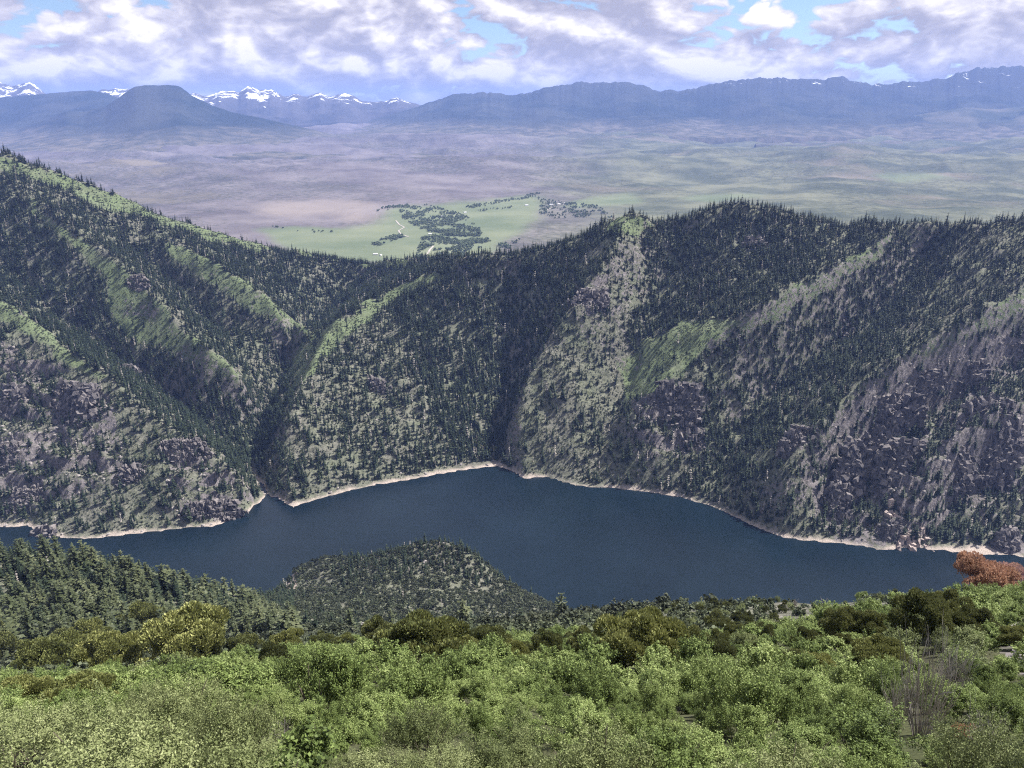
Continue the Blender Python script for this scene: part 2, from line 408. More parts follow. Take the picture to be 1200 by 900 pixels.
def terrain_mat(name, near=False):
    m, b = mat(name); co = objco(b)
    at = b.n('ShaderNodeAttribute', {'attribute_name': 'mask'}); sep = b.n('ShaderNodeSeparateColor', Color=at.outputs['Color'])
    g, r, be = sep.outputs[0], sep.outputs[1], sep.outputs[2]
    n1 = b.noise(co, 0.02, 6, .6); n2 = b.noise(co, 0.16, 5, .65); n3 = b.noise(co, 0.6 if not near else 3.0, 4, .6)
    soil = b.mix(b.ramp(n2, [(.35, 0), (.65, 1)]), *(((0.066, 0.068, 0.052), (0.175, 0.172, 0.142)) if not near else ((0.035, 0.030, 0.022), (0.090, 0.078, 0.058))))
    dry = b.mix(b.ramp(n2, [(.40, 0), (.62, 1)]), (0.055, 0.068, 0.040), (0.120, 0.138, 0.082))
    grass = b.mix(b.ramp(n3, [(.35, 0), (.7, 1)]), dry, (0.140, 0.185, 0.088))
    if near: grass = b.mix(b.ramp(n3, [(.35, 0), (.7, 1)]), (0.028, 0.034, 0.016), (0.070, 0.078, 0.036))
    base = b.mix(b.math('MULTIPLY_ADD', b.math('SUBTRACT', n1, .5), 1.6, g, clamp=True), soil, grass)
    rock = b.mix(b.ramp(n2, [(.3, 0), (.7, 1)]), (0.040, 0.036, 0.038), (0.22, 0.20, 0.20))
    rf = b.ramp(b.math('ADD', b.math('MULTIPLY', b.math('SUBTRACT', n2, .5), 2.2), r), [(.60, 0), (.80, 1)])
    base = b.mix(rf, base, rock)
    sand = b.mix(n3, (0.27, 0.225, 0.195), (0.44, 0.38, 0.335))
    base = b.mix(be, base, sand)
    bp = b.n('ShaderNodeBump', Strength=0.9, Distance=2.0 if not near else 0.12, Height=b.math('ADD', n2, n3))
    pr = b.n('ShaderNodeBsdfPrincipled', Base_Color=base, Roughness=0.95, Normal=bp.outputs[0])
    pr.inputs['Specular IOR Level'].default_value = 0.1
    finish(b, pr.outputs[0]); return m
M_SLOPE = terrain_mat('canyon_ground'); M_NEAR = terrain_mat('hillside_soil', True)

def valley_mat():
    m, b = mat('valley_ground'); co = objco(b)
    at = b.n('ShaderNodeAttribute', {'attribute_name': 'mask'}); sep = b.n('ShaderNodeSeparateColor', Color=at.outputs['Color'])
    st = b.vmath('MULTIPLY', co, (1.0, 1.0, 1.0))
    n1 = b.noise(st, 0.0005, 6, .6); n2 = b.noise(st, 0.0022, 7, .62); n3 = b.noise(st, 0.03, 5, .6)
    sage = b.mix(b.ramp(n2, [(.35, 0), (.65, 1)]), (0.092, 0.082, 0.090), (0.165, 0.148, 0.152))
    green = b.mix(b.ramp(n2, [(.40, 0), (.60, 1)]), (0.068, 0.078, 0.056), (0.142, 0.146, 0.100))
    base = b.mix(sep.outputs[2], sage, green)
    dark = b.ramp(b.math('ADD', n1, b.math('MULTIPLY', n3, .45)), [(.70, 0), (.86, 1)])
    base = b.mix(b.math('MULTIPLY', dark, .75), base, (0.035, 0.042, 0.032))
    pale = b.ramp(n1, [(.56, 0), (.66, 1)])
    base = b.mix(b.math('MULTIPLY', pale, .4), base, (0.30, 0.25, 0.20))
    mead = b.mix(b.ramp(n2, [(.35, 0), (.65, 1)]), (0.098, 0.122, 0.075), (0.155, 0.172, 0.110))
    base = b.mix(sep.outputs[0], base, mead)
    base = b.mix(sep.outputs[1], base, (0.27, 0.23, 0.20))
    pr = b.n('ShaderNodeBsdfPrincipled', Base_Color=base, Roughness=1.0)
    pr.inputs['Specular IOR Level'].default_value = 0.0
    finish(b, pr.outputs[0]); return m
M_VALLEY = valley_mat()

def mountain_mat(name, snow_z=None, dark=(0.016, 0.024, 0.022), lite=(0.045, 0.050, 0.045), snow=0.0, rocky=(0.16, 0.14, 0.14), base_z=None):
    m, b = mat(name); co = objco(b)
    n1 = b.noise(co, 0.0012, 6, .6); n2 = b.noise(co, 0.006, 5, .6)
    base = b.mix(b.ramp(n1, [(.42, 0), (.60, 1)]), dark, lite)
    if base_z is not None:
        zf = b.n('ShaderNodeSeparateXYZ', _0=co).outputs[2]
        fz = b.n('ShaderNodeMapRange', Value=b.math('ADD', zf, b.math('MULTIPLY', b.math('SUBTRACT', n1, .5), 420.0)))
        fz.inputs[1].default_value = base_z-10; fz.inputs[2].default_value = base_z+120
        scrub = b.mix(b.ramp(n2, [(.4, 0), (.62, 1)]), (0.060, 0.062, 0.050), (0.135, 0.120, 0.100))
        base = b.mix(fz.outputs[0], scrub, base)
    if snow_z is not None:
        z = b.n('ShaderNodeSeparateXYZ', _0=co).outputs[2]
        hz = b.n('ShaderNodeMapRange', Value=z); hz.inputs[1].default_value = snow_z-250; hz.inputs[2].default_value = snow_z+150
        base = b.mix(hz.outputs[0], base, rocky)
        # snow lies in the gullies: streaks stretched down the slope
        sc = b.vmath('MULTIPLY', co, (1.0, 1.0, 0.25))
        s1 = b.noise(sc, 0.0034, 6, .66, dist=.6)
        k = b.math('ADD', b.math('MULTIPLY', b.math('SUBTRACT', s1, .5), 2.0), b.math('MULTIPLY', hz.outputs[0], snow))
        base = b.mix(b.ramp(k, [(.50, 0), (.60, 1)]), base, (0.85, 0.87, 0.90))
    pr = b.n('ShaderNodeBsdfPrincipled', Base_Color=base, Roughness=1.0); pr.inputs['Specular IOR Level'].default_value = 0.0
    finish(b, pr.outputs[0]); return m

def leaf_mat(name, cols, trans=.3, rough=.6, spec=.25, noise_scale=1.2):
    """cols: dark, mid, light leaf colour; differs from plant to plant and from leaf clump to leaf clump"""
    m, b = mat(name); co = objco(b)
    rnd = b.n('ShaderNodeObjectInfo').outputs['Random']
    n = b.noise(co, noise_scale, 2, .5)
    geo = b.n('ShaderNodeNewGeometry').outputs['Random Per Island']
    f = b.math('ADD', b.math('ADD', b.math('MULTIPLY', rnd, .38), b.math('MULTIPLY', geo, .45)), b.math('MULTIPLY', b.math('SUBTRACT', n, .5), .9), clamp=True)
    c = b.ramp(f, [(0.0, cols[0]), (.45, cols[1]), (.95, cols[2])])
    d = b.n('ShaderNodeBsdfPrincipled', Base_Color=c, Roughness=rough); d.inputs['Specular IOR Level'].default_value = spec
    t = b.n('ShaderNodeBsdfTranslucent', Color=b.mix(.5, c, (c_ := cols[2])))
    mx = b.n('ShaderNodeMixShader', _0=trans, _1=d.outputs[0], _2=t.outputs[0])
    finish(b, mx.outputs[0]); return m
def plain_mat(name, c0, c1, scale=3.0, rough=.9, bump=0.0):
    m, b = mat(name); co = objco(b); n = b.noise(co, scale, 5, .6)
    c = b.mix(b.ramp(n, [(.35, 0), (.65, 1)]), c0, c1)
    pr = b.n('ShaderNodeBsdfPrincipled', Base_Color=c, Roughness=rough); pr.inputs['Specular IOR Level'].default_value = .2
    if bump:
        bp = b.n('ShaderNodeBump', Strength=1.0, Distance=bump, Height=n); b.set(pr, 'Normal', bp.outputs[0])
    finish(b, pr.outputs[0]); return m
M_BARK = plain_mat('bark', (0.075, 0.060, 0.048), (0.16, 0.135, 0.11), 6.0)
M_GREYWOOD = plain_mat('weathered_wood', (0.20, 0.18, 0.16), (0.40, 0.37, 0.34), 5.0)
M_CONIFER = leaf_mat('conifer_needles', ((0.013, 0.021, 0.013), (0.026, 0.039, 0.022), (0.056, 0.072, 0.038)), .12, .7, .15, .3)
M_CONIFER_NEAR = leaf_mat('pine_needles', ((0.026, 0.037, 0.016), (0.064, 0.079, 0.035), (0.150, 0.162, 0.080)), .18, .6, .3, .5)
M_OAK = leaf_mat('oak_leaves', ((0.028, 0.045, 0.013), (0.142, 0.195, 0.055), (0.360, 0.415, 0.175)), .18, .6, .15, .8)
M_MAHOG = leaf_mat('mahogany_leaves', ((0.032, 0.046, 0.016), (0.142, 0.170, 0.066), (0.340, 0.370, 0.185)), .16, .6, .15, .8)
M_JUNIPER = leaf_mat('juniper_sprays', ((0.046, 0.058, 0.020), (0.170, 0.188, 0.062), (0.400, 0.400, 0.160)), .15, .6, .2, 1.0)
M_JUNIPER_DK = leaf_mat('pinyon_needles', ((0.036, 0.048, 0.018), (0.115, 0.132, 0.048), (0.270, 0.275, 0.115)), .15, .6, .2, 1.0)
M_RUST = leaf_mat('dead_red_needles', ((0.12, 0.060, 0.036), (0.36, 0.200, 0.122), (0.66, 0.440, 0.320)), .2, .8, .1, 1.2)
M_BRUSH = leaf_mat('brush_leaves', ((0.034, 0.046, 0.026), (0.085, 0.104, 0.060), (0.180, 0.195, 0.120)), .2, .7, .2, .4)
M_WOODY = leaf_mat('juniper_wood_leaves', ((0.022, 0.030, 0.018), (0.048, 0.058, 0.034), (0.100, 0.108, 0.070)), .15, .7, .2, .4)
M_COTTON = leaf_mat('cottonwood_leaves', ((0.080, 0.110, 0.065), (0.125, 0.160, 0.090), (0.180, 0.215, 0.130)), .2, .7, .1, .2)
def rock_mat():
    m, b = mat('canyon_rock'); co = objco(b); n = b.noise(b.vmath('MULTIPLY', co, (1, 1, .45)), .16, 7, .68); n2 = b.noise(co, .9, 5, .65)
    isl = b.n('ShaderNodeNewGeometry').outputs['Random Per Island']
    f = b.math('ADD', b.math('MULTIPLY', isl, .45), b.math('MULTIPLY', n, .75))
    c = b.ramp(f, [(.25, (0.044, 0.041, 0.044)), (.55, (0.092, 0.085, 0.088)), (.85, (0.205, 0.185, 0.178))])
    bp = b.n('ShaderNodeBump', Strength=1.0, Distance=2.2, Height=b.math('ADD', n, b.math('MULTIPLY', n2, .35)))
    pr = b.n('ShaderNodeBsdfPrincipled', Base_Color=c, Roughness=.95, Normal=bp.outputs[0]); pr.inputs['Specular IOR Level'].default_value = .15
    finish(b, pr.outputs[0]); return m
M_ROCK = rock_mat()
M_PINK_LIT = plain_mat('sunlit_pink_rock', (0.20, 0.165, 0.15), (0.40, 0.33, 0.30), .3, .95, .6)  # pink rock, with the paleness of sunlight put into its base colour
M_BOULDER = plain_mat('pale_boulder', (0.16, 0.145, 0.14), (0.40, 0.37, 0.35), .5, .95, .2)

# ------------------------------------------------------------------ ground sheets (one polar sheet cut into named pieces)
AZ = np.linspace(rad(-43), rad(43), 781)
R_near = np.geomspace(3.0, 78.0, 70)
R_mid = np.geomspace(78.0, 560.0, 150)
R_far = np.linspace(560.0, 2450.0, 350)
R_val = np.geomspace(2450.0, 33000.0, 190)
def sheet(name, R, m, masks, label, cat):
    rr, aa = np.meshgrid(R, AZ, indexing='ij')
    x = rr*np.sin(aa); y = rr*np.cos(aa)
    V = np.stack([x, y, H(x, y)], -1).reshape(-1, 3)
    n, k = rr.shape
    i = (np.arange(n-1)[:, None]*k+np.arange(k-1)[None]).ravel()
    F = np.stack([i, i+1, i+k+1, i+k], 1)
    me = mesh_np(name, V, F, [m], smooth=True)
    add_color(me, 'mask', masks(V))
    o = link(name, me); tag(o, label, cat, kind='structure'); return o, V.reshape(n, k, 3)
def canyon_masks(V):
    con, br, rk, gr = cover(V)
    e = 6.0; sl = np.hypot(H(V[:, 0]+e, V[:, 1])-H(V[:, 0]-e, V[:, 1]), H(V[:, 0], V[:, 1]+e)-H(V[:, 0], V[:, 1]-e))/(2*e)
    rk = np.clip(rk+sstep(.95, 1.5, sl)*.6, 0, 1)
    bw = 1.1+fbm(V[:, 0], V[:, 1], 60, 4, seed=31)*3.8
    be = sstep(bw+1.2, bw-.6, V[:, 2])*(V[:, 1] > 560)
    bx, by, bd = proj(V); be = np.maximum(be, inpoly(bx, by, [(331,702),(337,668),(346,662),(350,670),(347,690),(341,703)])*(V[:, 1] > 700))
    return np.stack([gr, rk, be], -1)
def near_masks(V):
    px, py, d = proj(V)
    rk = np.zeros(len(V)); gr = np.full(len(V), .85)
    for poly in ([(135,770),(180,775),(190,800),(140,815)], [(1160,720),(1200,735),(1260,800),(1180,790)]):
        rk[inpoly(px, py, poly)] = .8
    return np.stack([gr, rk, np.zeros(len(V))], -1)
MEADOWS = [[(300,268),(350,266),(400,268),(440,262),(452,246),(470,242),(560,235),(632,229),(640,240),(628,262),(600,280),(580,292),(560,306),(380,306),(330,290)],
           [(655,240),(700,230),(745,227),(750,238),(672,244)], [(790,232),(850,226),(900,228),(840,238)], [(1020,205),(1090,202),(1120,210),(1050,214)]]
PALE = [[(290,245),(330,236),(380,234),(440,236),(435,244),(380,252),(320,254)], [(395,252),(440,246),(445,258),(410,262)]]
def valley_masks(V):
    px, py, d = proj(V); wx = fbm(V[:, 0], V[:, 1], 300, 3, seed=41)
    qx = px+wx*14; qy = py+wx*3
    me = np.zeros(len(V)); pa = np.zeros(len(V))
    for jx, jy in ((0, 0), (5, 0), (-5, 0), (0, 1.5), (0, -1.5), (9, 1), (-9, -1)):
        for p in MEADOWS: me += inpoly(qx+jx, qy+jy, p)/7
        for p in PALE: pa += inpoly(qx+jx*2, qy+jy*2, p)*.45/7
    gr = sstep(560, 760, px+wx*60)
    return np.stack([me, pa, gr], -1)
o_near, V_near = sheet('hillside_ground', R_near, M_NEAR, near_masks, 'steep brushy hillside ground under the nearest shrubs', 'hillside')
o_mid, V_mid = sheet('lower_slope_terrain', R_mid, M_SLOPE, canyon_masks, 'wooded slope falling from the viewpoint towards the lake', 'slope')
o_far, V_far = sheet('canyon_terrain', R_far, M_SLOPE, canyon_masks, 'steep forested canyon wall across the lake with spurs and gullies', 'canyon wall')
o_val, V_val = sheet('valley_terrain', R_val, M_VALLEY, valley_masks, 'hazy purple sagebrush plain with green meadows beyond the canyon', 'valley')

# what the canyon lets one see: highest sight line met so far along each azimuth
allR = np.concatenate([R_near, R_mid, R_far]); allV = np.concatenate([V_near, V_mid, V_far], 0)
ELEV = np.maximum.accumulate((allV[..., 2]-CAMZ)/allR[:, None], 0)
def visible(P, h):
    """height in metres of the top (P + h) above the sight line over everything nearer"""
    r = np.hypot(P[:, 0], P[:, 1]); a = np.arctan2(P[:, 0], P[:, 1])
    j = np.clip(np.round((a-AZ[0])/(AZ[1]-AZ[0])).astype(int), 0, len(AZ)-1)
    i = np.clip(np.searchsorted(allR, r-3)-1, 0, len(allR)-1)
    return P[:, 2]+h-(CAMZ+ELEV[i, j]*r)

# ------------------------------------------------------------------ lake
def water_mat():
    m, b = mat('lake_water'); co = objco(b)
    n1 = b.noise(b.vmath('MULTIPLY', co, (1, .6, 1)), 0.9, 4, .6); n2 = b.noise(co, 0.008, 4, .6)
    col = b.mix(b.ramp(n2, [(.35, 0), (.7, 1)]), (0.003, 0.008, 0.012), (0.005, 0.012, 0.018))
    bp = b.n('ShaderNodeBump', Strength=.55, Distance=.35, Height=n1)
    pr = b.n('ShaderNodeBsdfPrincipled', Specular_IOR_Level=.36, Base_Color=col, Roughness=b.ramp(b.noise(b.vmath('MULTIPLY', co, (1, .45, 1)), 0.006, 4, .6), [(.38, .10), (.66, .30)]), IOR=1.33, Normal=bp.outputs[0])
    finish(b, pr.outputs[0]); return m
xs = np.linspace(-1500, 1500, 61); ys = np.linspace(560, 1420, 31)
gx, gy = np.meshgrid(xs, ys); V = np.stack([gx, gy, gx*0], -1).reshape(-1, 3)
i = (np.arange(30)[:, None]*61+np.arange(60)[None]).ravel()
lake = link('lake_water', mesh_np('lake_water', V, np.stack([i, i+1, i+62, i+61], 1), [water_mat()]))
tag(lake, 'dark blue reservoir filling the bottom of the canyon', 'lake', kind='structure')

# ------------------------------------------------------------------ far mountains
def range_mesh(name, line, depth, width, base_z, m, label, seed, step=2.0, relief=.16, foot=0.0, flat=0.0):
    """a mountain range whose crest runs through the pixels of line at the given depth"""
    L = np.array(line, float)
    px = np.arange(L[0, 0], L[-1, 0]+step, step); py = np.interp(px, L[:, 0], L[:, 1])
    dep = np.interp(px, L[:, 0], L[:, 2]) if L.shape[1] > 2 else np.full(len(px), depth)
    C = at_depth(px, py, dep)
    C[:, 2] += fbm(px*1.0, px*0+seed, 14, 5, .6, seed=seed)*relief*(0.16 if relief < .2 else .45)*np.maximum(C[:, 2]-base_z, 0)
    T = np.concatenate([np.linspace(-1, 0, 44), np.linspace(0, 1, 16)[1:]])
    t, k = np.meshgrid(T, np.arange(len(px)), indexing='ij')
    x = C[k, 0]*(1+t*width/dep[k]*.9); y = C[k, 1]+t*width
    hgt = np.maximum(C[k, 2]-base_z, 1.0)
    u = np.clip((1-np.abs(t)-flat*0)/(1), 0, 1)
    prof = u**1.35*(1-foot)+foot*u**3
    wob = fbm(x, y, width*.42, 5, ridged=True, seed=seed)
    z = base_z-30+(hgt+30)*(prof+relief*wob*np.sin(np.pi*np.clip(u, 0, 1))**.8*np.where(u > .94, (1-u)/.06, 1))
    z[0] = z[-1] = -70.0
    V = np.stack([x, y, z], -1).reshape(-1, 3); n, q = t.shape
    i = (np.arange(n-1)[:, None]*q+np.arange(q-1)[None]).ravel()
    o = link(name, mesh_np(name, V, np.stack([i, i+1, i+q+1, i+q], 1), [m], smooth=True))
    tag(o, label, 'mountain', kind='structure'); return o
M_MESA = mountain_mat('mesa_forest', base_z=170); M_RANGE = mountain_mat('range_forest', 860, snow=.30, rocky=(0.040, 0.042, 0.042), base_z=230)
M_SNOW = mountain_mat('snow_peaks', 640, snow=.50, dark=(0.03, 0.033, 0.036), lite=(0.07, 0.066, 0.068), rocky=(0.085, 0.078, 0.080))
M_FOOT = mountain_mat('foothill_scrub', base_z=190, dark=(0.040, 0.048, 0.035), lite=(0.10, 0.095, 0.075))
range_mesh('snowy_peaks', [(215,125),(225,108),(240,113),(262,106),(280,107),(290,102),(305,106),(318,104),(332,113),(345,110),(360,113),(375,109),(388,113),(402,110),(412,110),(424,118),(440,120),(455,117),(465,113),(476,119),(490,122),(505,128)],
           18500, 3400, 250, M_SNOW, 'far jagged peaks streaked with snow between the mesa and the long ridge', 51, 1.0, .22)
range_mesh('snowy_peaks', [(-160,104),(-60,96),(-20,94),(0,97),(14,101),(24,99),(34,96),(46,104),(60,115),(80,118)], 18500, 2800, 250, M_SNOW, 'pale snowy peaks at the left edge behind the low ridge', 52, 1.0, .22)
range_mesh('snowy_peaks', [(105,112),(118,106),(132,104),(150,104),(170,112)], 18500, 2000, 250, M_SNOW, 'small snowy summit just left of the flat topped mesa', 53, 1.0, .22)
range_mesh('ridge', [(-260,112),(-100,116),(0,114),(40,111),(85,107),(108,106),(128,110),(150,120),(180,136)], 14500, 3200, 140, M_MESA, 'low blue ridge running left from the flat topped mesa', 54, 2.0, .12)
range_mesh('mesa', [(-160,172),(-60,166),(20,152),(60,138),(78,130),(100,131),(125,124),(145,110),(158,101.5),(170,100),(205,100),(212,102),(225,112),(245,122),(270,131),(310,139),(350,148),(400,160),(450,168),(540,178)],
           12000, 3400, 70, M_MESA, 'dark flat topped mesa rising above the plain beside the snowy peaks', 55, 1.5, .10, foot=.5)
range_mesh('long_ridge', [(380,150),(430,142),(470,131),(500,121),(530,111),(560,108),(575,109),(600,112),(625,107),(650,101),(675,98),(700,96),(735,97),(755,102),(772,106),(800,105),(830,100),(865,93),(890,91),(920,92),(960,94),(978,90),(990,91),(1020,98),(1060,97),(1105,92),(1130,84),(1155,79),(1200,77),(1300,78),(1460,84)],
           16000, 4600, 160, M_RANGE, 'long forested blue ridge with thin snow streaks across the upper right', 56, 1.5, .20, foot=.55)
range_mesh('ridge', [(880,166),(930,158),(985,146),(1040,140),(1090,132),(1130,126),(1170,128),(1220,122),(1300,118),(1440,116)], 13500, 2600, 95, M_FOOT, 'nearer wooded ridge below the long ridge at far right', 57, 2.0, .14)


# ------------------------------------------------------------------ scattered masses (geometry nodes)
def scatter(name, P, scl, rot, idx, meshes, label, cat):
    col = bpy.data.collections.new(name+'_sources')
    for i, me in enumerate(meshes):
        o = bpy.data.objects.new('%s_source_%02d' % (name, i), me); col.objects.link(o)
    me = bpy.data.meshes.new(name); n = len(P)
    me.vertices.add(n); me.vertices.foreach_set('co', np.asarray(P, np.float32).ravel())
    a = me.attributes.new('scl', 'FLOAT_VECTOR', 'POINT'); a.data.foreach_set('vector', np.asarray(scl, np.float32).ravel())
    a = me.attributes.new('rot', 'FLOAT_VECTOR', 'POINT'); a.data.foreach_set('vector', np.asarray(rot, np.float32).ravel())
    a = me.attributes.new('idx', 'INT', 'POINT'); a.data.foreach_set('value', np.asarray(idx, np.int32))
    ng = bpy.data.node_groups.new(name+'_scatter', 'GeometryNodeTree')
    ng.interface.new_socket('Geometry', in_out='INPUT', socket_type='NodeSocketGeometry')
    ng.interface.new_socket('Geometry', in_out='OUTPUT', socket_type='NodeSocketGeometry')
    N, Lk = ng.nodes, ng.links
    gi = N.new('NodeGroupInput'); go = N.new('NodeGroupOutput')
    ci = N.new('GeometryNodeCollectionInfo'); ci.inputs[0].default_value = col; ci.inputs[1].default_value = True; ci.inputs[2].default_value = True
    ip = N.new('GeometryNodeInstanceOnPoints'); ip.inputs['Pick Instance'].default_value = True
    def attr(nm, typ):
        q = N.new('GeometryNodeInputNamedAttribute'); q.data_type = typ; q.inputs[0].default_value = nm; return q.outputs[0]
    e2r = N.new('FunctionNodeEulerToRotation'); Lk.new(attr('rot', 'FLOAT_VECTOR'), e2r.inputs[0])
    Lk.new(gi.outputs[0], ip.inputs['Points']); Lk.new(ci.outputs[0], ip.inputs['Instance'])
    Lk.new(attr('idx', 'INT'), ip.inputs['Instance Index']); Lk.new(e2r.outputs[0], ip.inputs['Rotation']); Lk.new(attr('scl', 'FLOAT_VECTOR'), ip.inputs['Scale'])
    Lk.new(ip.outputs[0], go.inputs[0])
    o = link(name, me); md = o.modifiers.new('scatter', 'NODES'); md.node_group = ng
    tag(o, label, cat, kind='stuff'); return o

# ------------------------------------------------------------------ plant meshes
def unit(v): return v/np.maximum(np.linalg.norm(v, axis=-1, keepdims=True), 1e-9)
def rand_dirs(r, n): return unit(r.normal(size=(n, 3)))
def leaf_quads(c, u, v, L, Wd):
    """diamond leaves at c with long axis u, short axis v"""
    L = np.broadcast_to(L, (len(c),))[:, None]; Wd = np.broadcast_to(Wd, (len(c),))[:, None]
    V = np.stack([c-u*L, c+v*Wd, c+u*L, c-v*Wd], 1).reshape(-1, 3)
    return V, np.arange(len(c)*4).reshape(-1, 4)
def tube(pts, rads, sides=5):
    pts = np.asarray(pts, float); n = len(pts); d = unit(np.gradient(pts, axis=0))
    a = unit(np.cross(d, np.array([.31, .93, .17]))); b_ = np.cross(d, a)
    th = np.linspace(0, 2*np.pi, sides, endpoint=False)
    V = (pts[:, None]+np.asarray(rads)[:, None, None]*(np.cos(th)[None, :, None]*a[:, None]+np.sin(th)[None, :, None]*b_[:, None])).reshape(-1, 3)
    i = (np.arange(n-1)[:, None]*sides+np.arange(sides)[None]); j = (np.arange(n-1)[:, None]*sides+(np.arange(sides)+1) % sides)
    return V, np.stack([i.ravel(), j.ravel(), (j+sides).ravel(), (i+sides).ravel()], 1)
def join(parts):
    Vs, Fs, o = [], [], 0
    for V, F in parts: Vs.append(V); Fs.append(F+o); o += len(V)
    return np.concatenate(Vs), [f for f in Fs]

def conifer_crown(seed, whorls, per, seg, R=.16, low=.10, ragged=.25):
    """unit-height conifer: whorls of drooping boughs around a dark inner cone"""
    r = np.random.default_rng(seed); C, U, N, LL = [], [], [], []
    for i in range(whorls):
        t = low+(1-low)*(i+.5*r.random())/whorls
        rad_ = R*((1-t)/(1-low))**(.55+.06*(seed % 5))*(1+ragged*r.normal()*.6)+.008
        k = max(4, int(per*(1-.45*t)))
        th = r.random()*6.28+np.arange(k)*6.283/k+r.normal(size=k)*.25
        for a in th:
            if r.random() < .08: continue
            ln = rad_*(1+ragged*r.normal()*.7); dr = .25+.25*r.random()-.5*t
            for q in range(seg):
                f = (q+.6)/seg
                C.append((math.cos(a)*ln*f, math.sin(a)*ln*f, t-dr*ln*f*f)); U.append((math.cos(a), math.sin(a), -dr*2*f+r.normal()*.2))
                N.append((-math.sin(a), math.cos(a), r.normal()*.35)); LL.append(ln/seg*.78)
    C = np.array(C); U = unit(np.array(U)); N = np.array(N); N = unit(N-U*np.sum(N*U, 1, keepdims=True)); LL = np.array(LL)
    V, F = leaf_quads(C, U, N, LL+.006, LL*.62+.008)
    th = np.linspace(0, 2*np.pi, 6, endpoint=False)
    core = np.concatenate([np.stack([np.cos(th)*R*.42, np.sin(th)*R*.42, th*0+low*1.2], 1), [[0, 0, .97]]]); cf = np.array([(i, (i+1) % 6, 6) for i in range(6)])
    return np.concatenate([V, core]), [F, cf+len(V)]
def conifer_meshes(prefix, seed, whorls, per, seg, m, R=.16, low=.1, ragged=.25):
    V, F = conifer_crown(seed, whorls, per, seg, R, low, ragged)
    cr = mesh_np(prefix+'_crown', V, F, [m])
    r = np.random.default_rng(seed+99); z = np.linspace(-.06, .9, 6)
    V, F = tube(np.stack([np.cumsum(r.normal(size=6))*.003, np.cumsum(r.normal(size=6))*.003, z], 1), np.linspace(.016, .003, 6), 5)
    return cr, mesh_np(prefix+'_trunk', V, F, [M_BARK])

def lobed_points(r, n, lobes, size, shell=.30, up=.2):
    """n points near the skin of overlapping lobes, with outward directions"""
    w_ = np.array([l[3]**2 for l in lobes]); k = r.choice(len(lobes), n, p=w_/w_.sum())
    Lb = np.array(lobes)[k]; d = rand_dirs(r, n); d[:, 2] = np.abs(d[:, 2])*(r.random(n) > .22)*1.0+d[:, 2]*0+np.where(r.random(n) < .22, -.3, 0); d = unit(d)
    rr = Lb[:, 3]*(1-shell*r.random(n)**1.6)
    return Lb[:, :3]+d*rr[:, None], unit(d+np.array([0, 0, up]))
def shrub_foliage(seed, n, L, Rxy=1.0, hz=.9, nl=14, m=None, narrow=.62, shell=.35, flat=1.0):
    """leafy shoots fanning out of the base, about 1 m in radius: ragged outline, gaps between the shoots"""
    r = np.random.default_rng(seed); heads = max(4, nl//4); k = nl*5
    ha = r.random(heads)*6.283; hq = np.sqrt(r.random(heads))*.68*Rxy; hr = (.30+.24*r.random(heads))*Rxy
    hc = np.stack([np.cos(ha)*hq, np.sin(ha)*hq, hz*(.92-.55*(hq/Rxy)**2)*(.62+.38*r.random(heads))-hr*.35], -1)
    j = r.integers(0, heads, k); d = rand_dirs(r, k); d[:, 2] = np.abs(d[:, 2])*.9+.05*r.normal(size=k)
    tip = hc[j]+unit(d)*(hr[j]*(.75+.45*r.random(k)))[:, None]
    base = hc[j]*np.array([.75, .75, .45])
    i = r.integers(0, k, n); t = .42+.62*r.random(n)**.55
    C = base[i]+(tip-base)[i]*t[:, None]+r.normal(size=(n, 3))*(.05*(1.3-.55*t))[:, None]
    C[:, 2] = np.maximum(C[:, 2], .03)
    D = unit(C-np.array([0, 0, .25]))
    nrm = unit(D*.7+rand_dirs(r, n)*.95+np.array([0, 0, .4])); u = unit(np.cross(nrm, rand_dirs(r, n))); v = np.cross(nrm, u)
    s = L*(.65+.7*r.random(n)); V, F = leaf_quads(C, u, v, s, s*narrow)
    return mesh_np('shrub_foliage', V, F, [m])
def shrub_stems(seed, k=8, Rxy=.75, hz=.75, m=None, r0=.022):
    r = np.random.default_rng(seed); ps = []
    for i in range(k):
        a = r.random()*6.283; q = (.25+.75*r.random())*Rxy; t = np.linspace(0, 1, 5)
        P = np.stack([np.cos(a)*q*t**1.2+r.normal(size=5)*.03*t, np.sin(a)*q*t**1.2+r.normal(size=5)*.03*t, -.12+(hz*(.7+.4*r.random())+.12)*t], 1)
        ps.append(tube(P, np.linspace(r0, r0*.25, 5), 4))
    V, F = join(ps); return mesh_np('shrub_stems', V, F, [m or M_BARK])
def juniper_foliage(seed, n, m, tall=1.15, nl=46, size=.034):
    """rounded, clumpy evergreen about 1 m in radius; short sprays point outwards and up"""
    r = np.random.default_rng(seed); lobes = []
    for i in range(nl):
        d = rand_dirs(r, 1)[0]; d[2] = abs(d[2])*1.0-.15; q = .45+.42*r.random()
        lobes.append((d[0]*q*(.8+.25*r.random()), d[1]*q*(.8+.25*r.random()), .48*tall+d[2]*q*(.5+.28*r.random())*tall, .12+.15*r.random()))
    C, D = lobed_points(r, n, lobes, 1, .4, .5)
    C[:, 2] = np.maximum(C[:, 2], .04)
    u = unit(D+rand_dirs(r, n)*.55+np.array([0, 0, .4])); v = unit(np.cross(u, rand_dirs(r, n)))
    s = size*(.6+.8*r.random(n)); V, F = leaf_quads(C, u, v, s, s*.5)
    return mesh_np('juniper_foliage', V, F, [m])
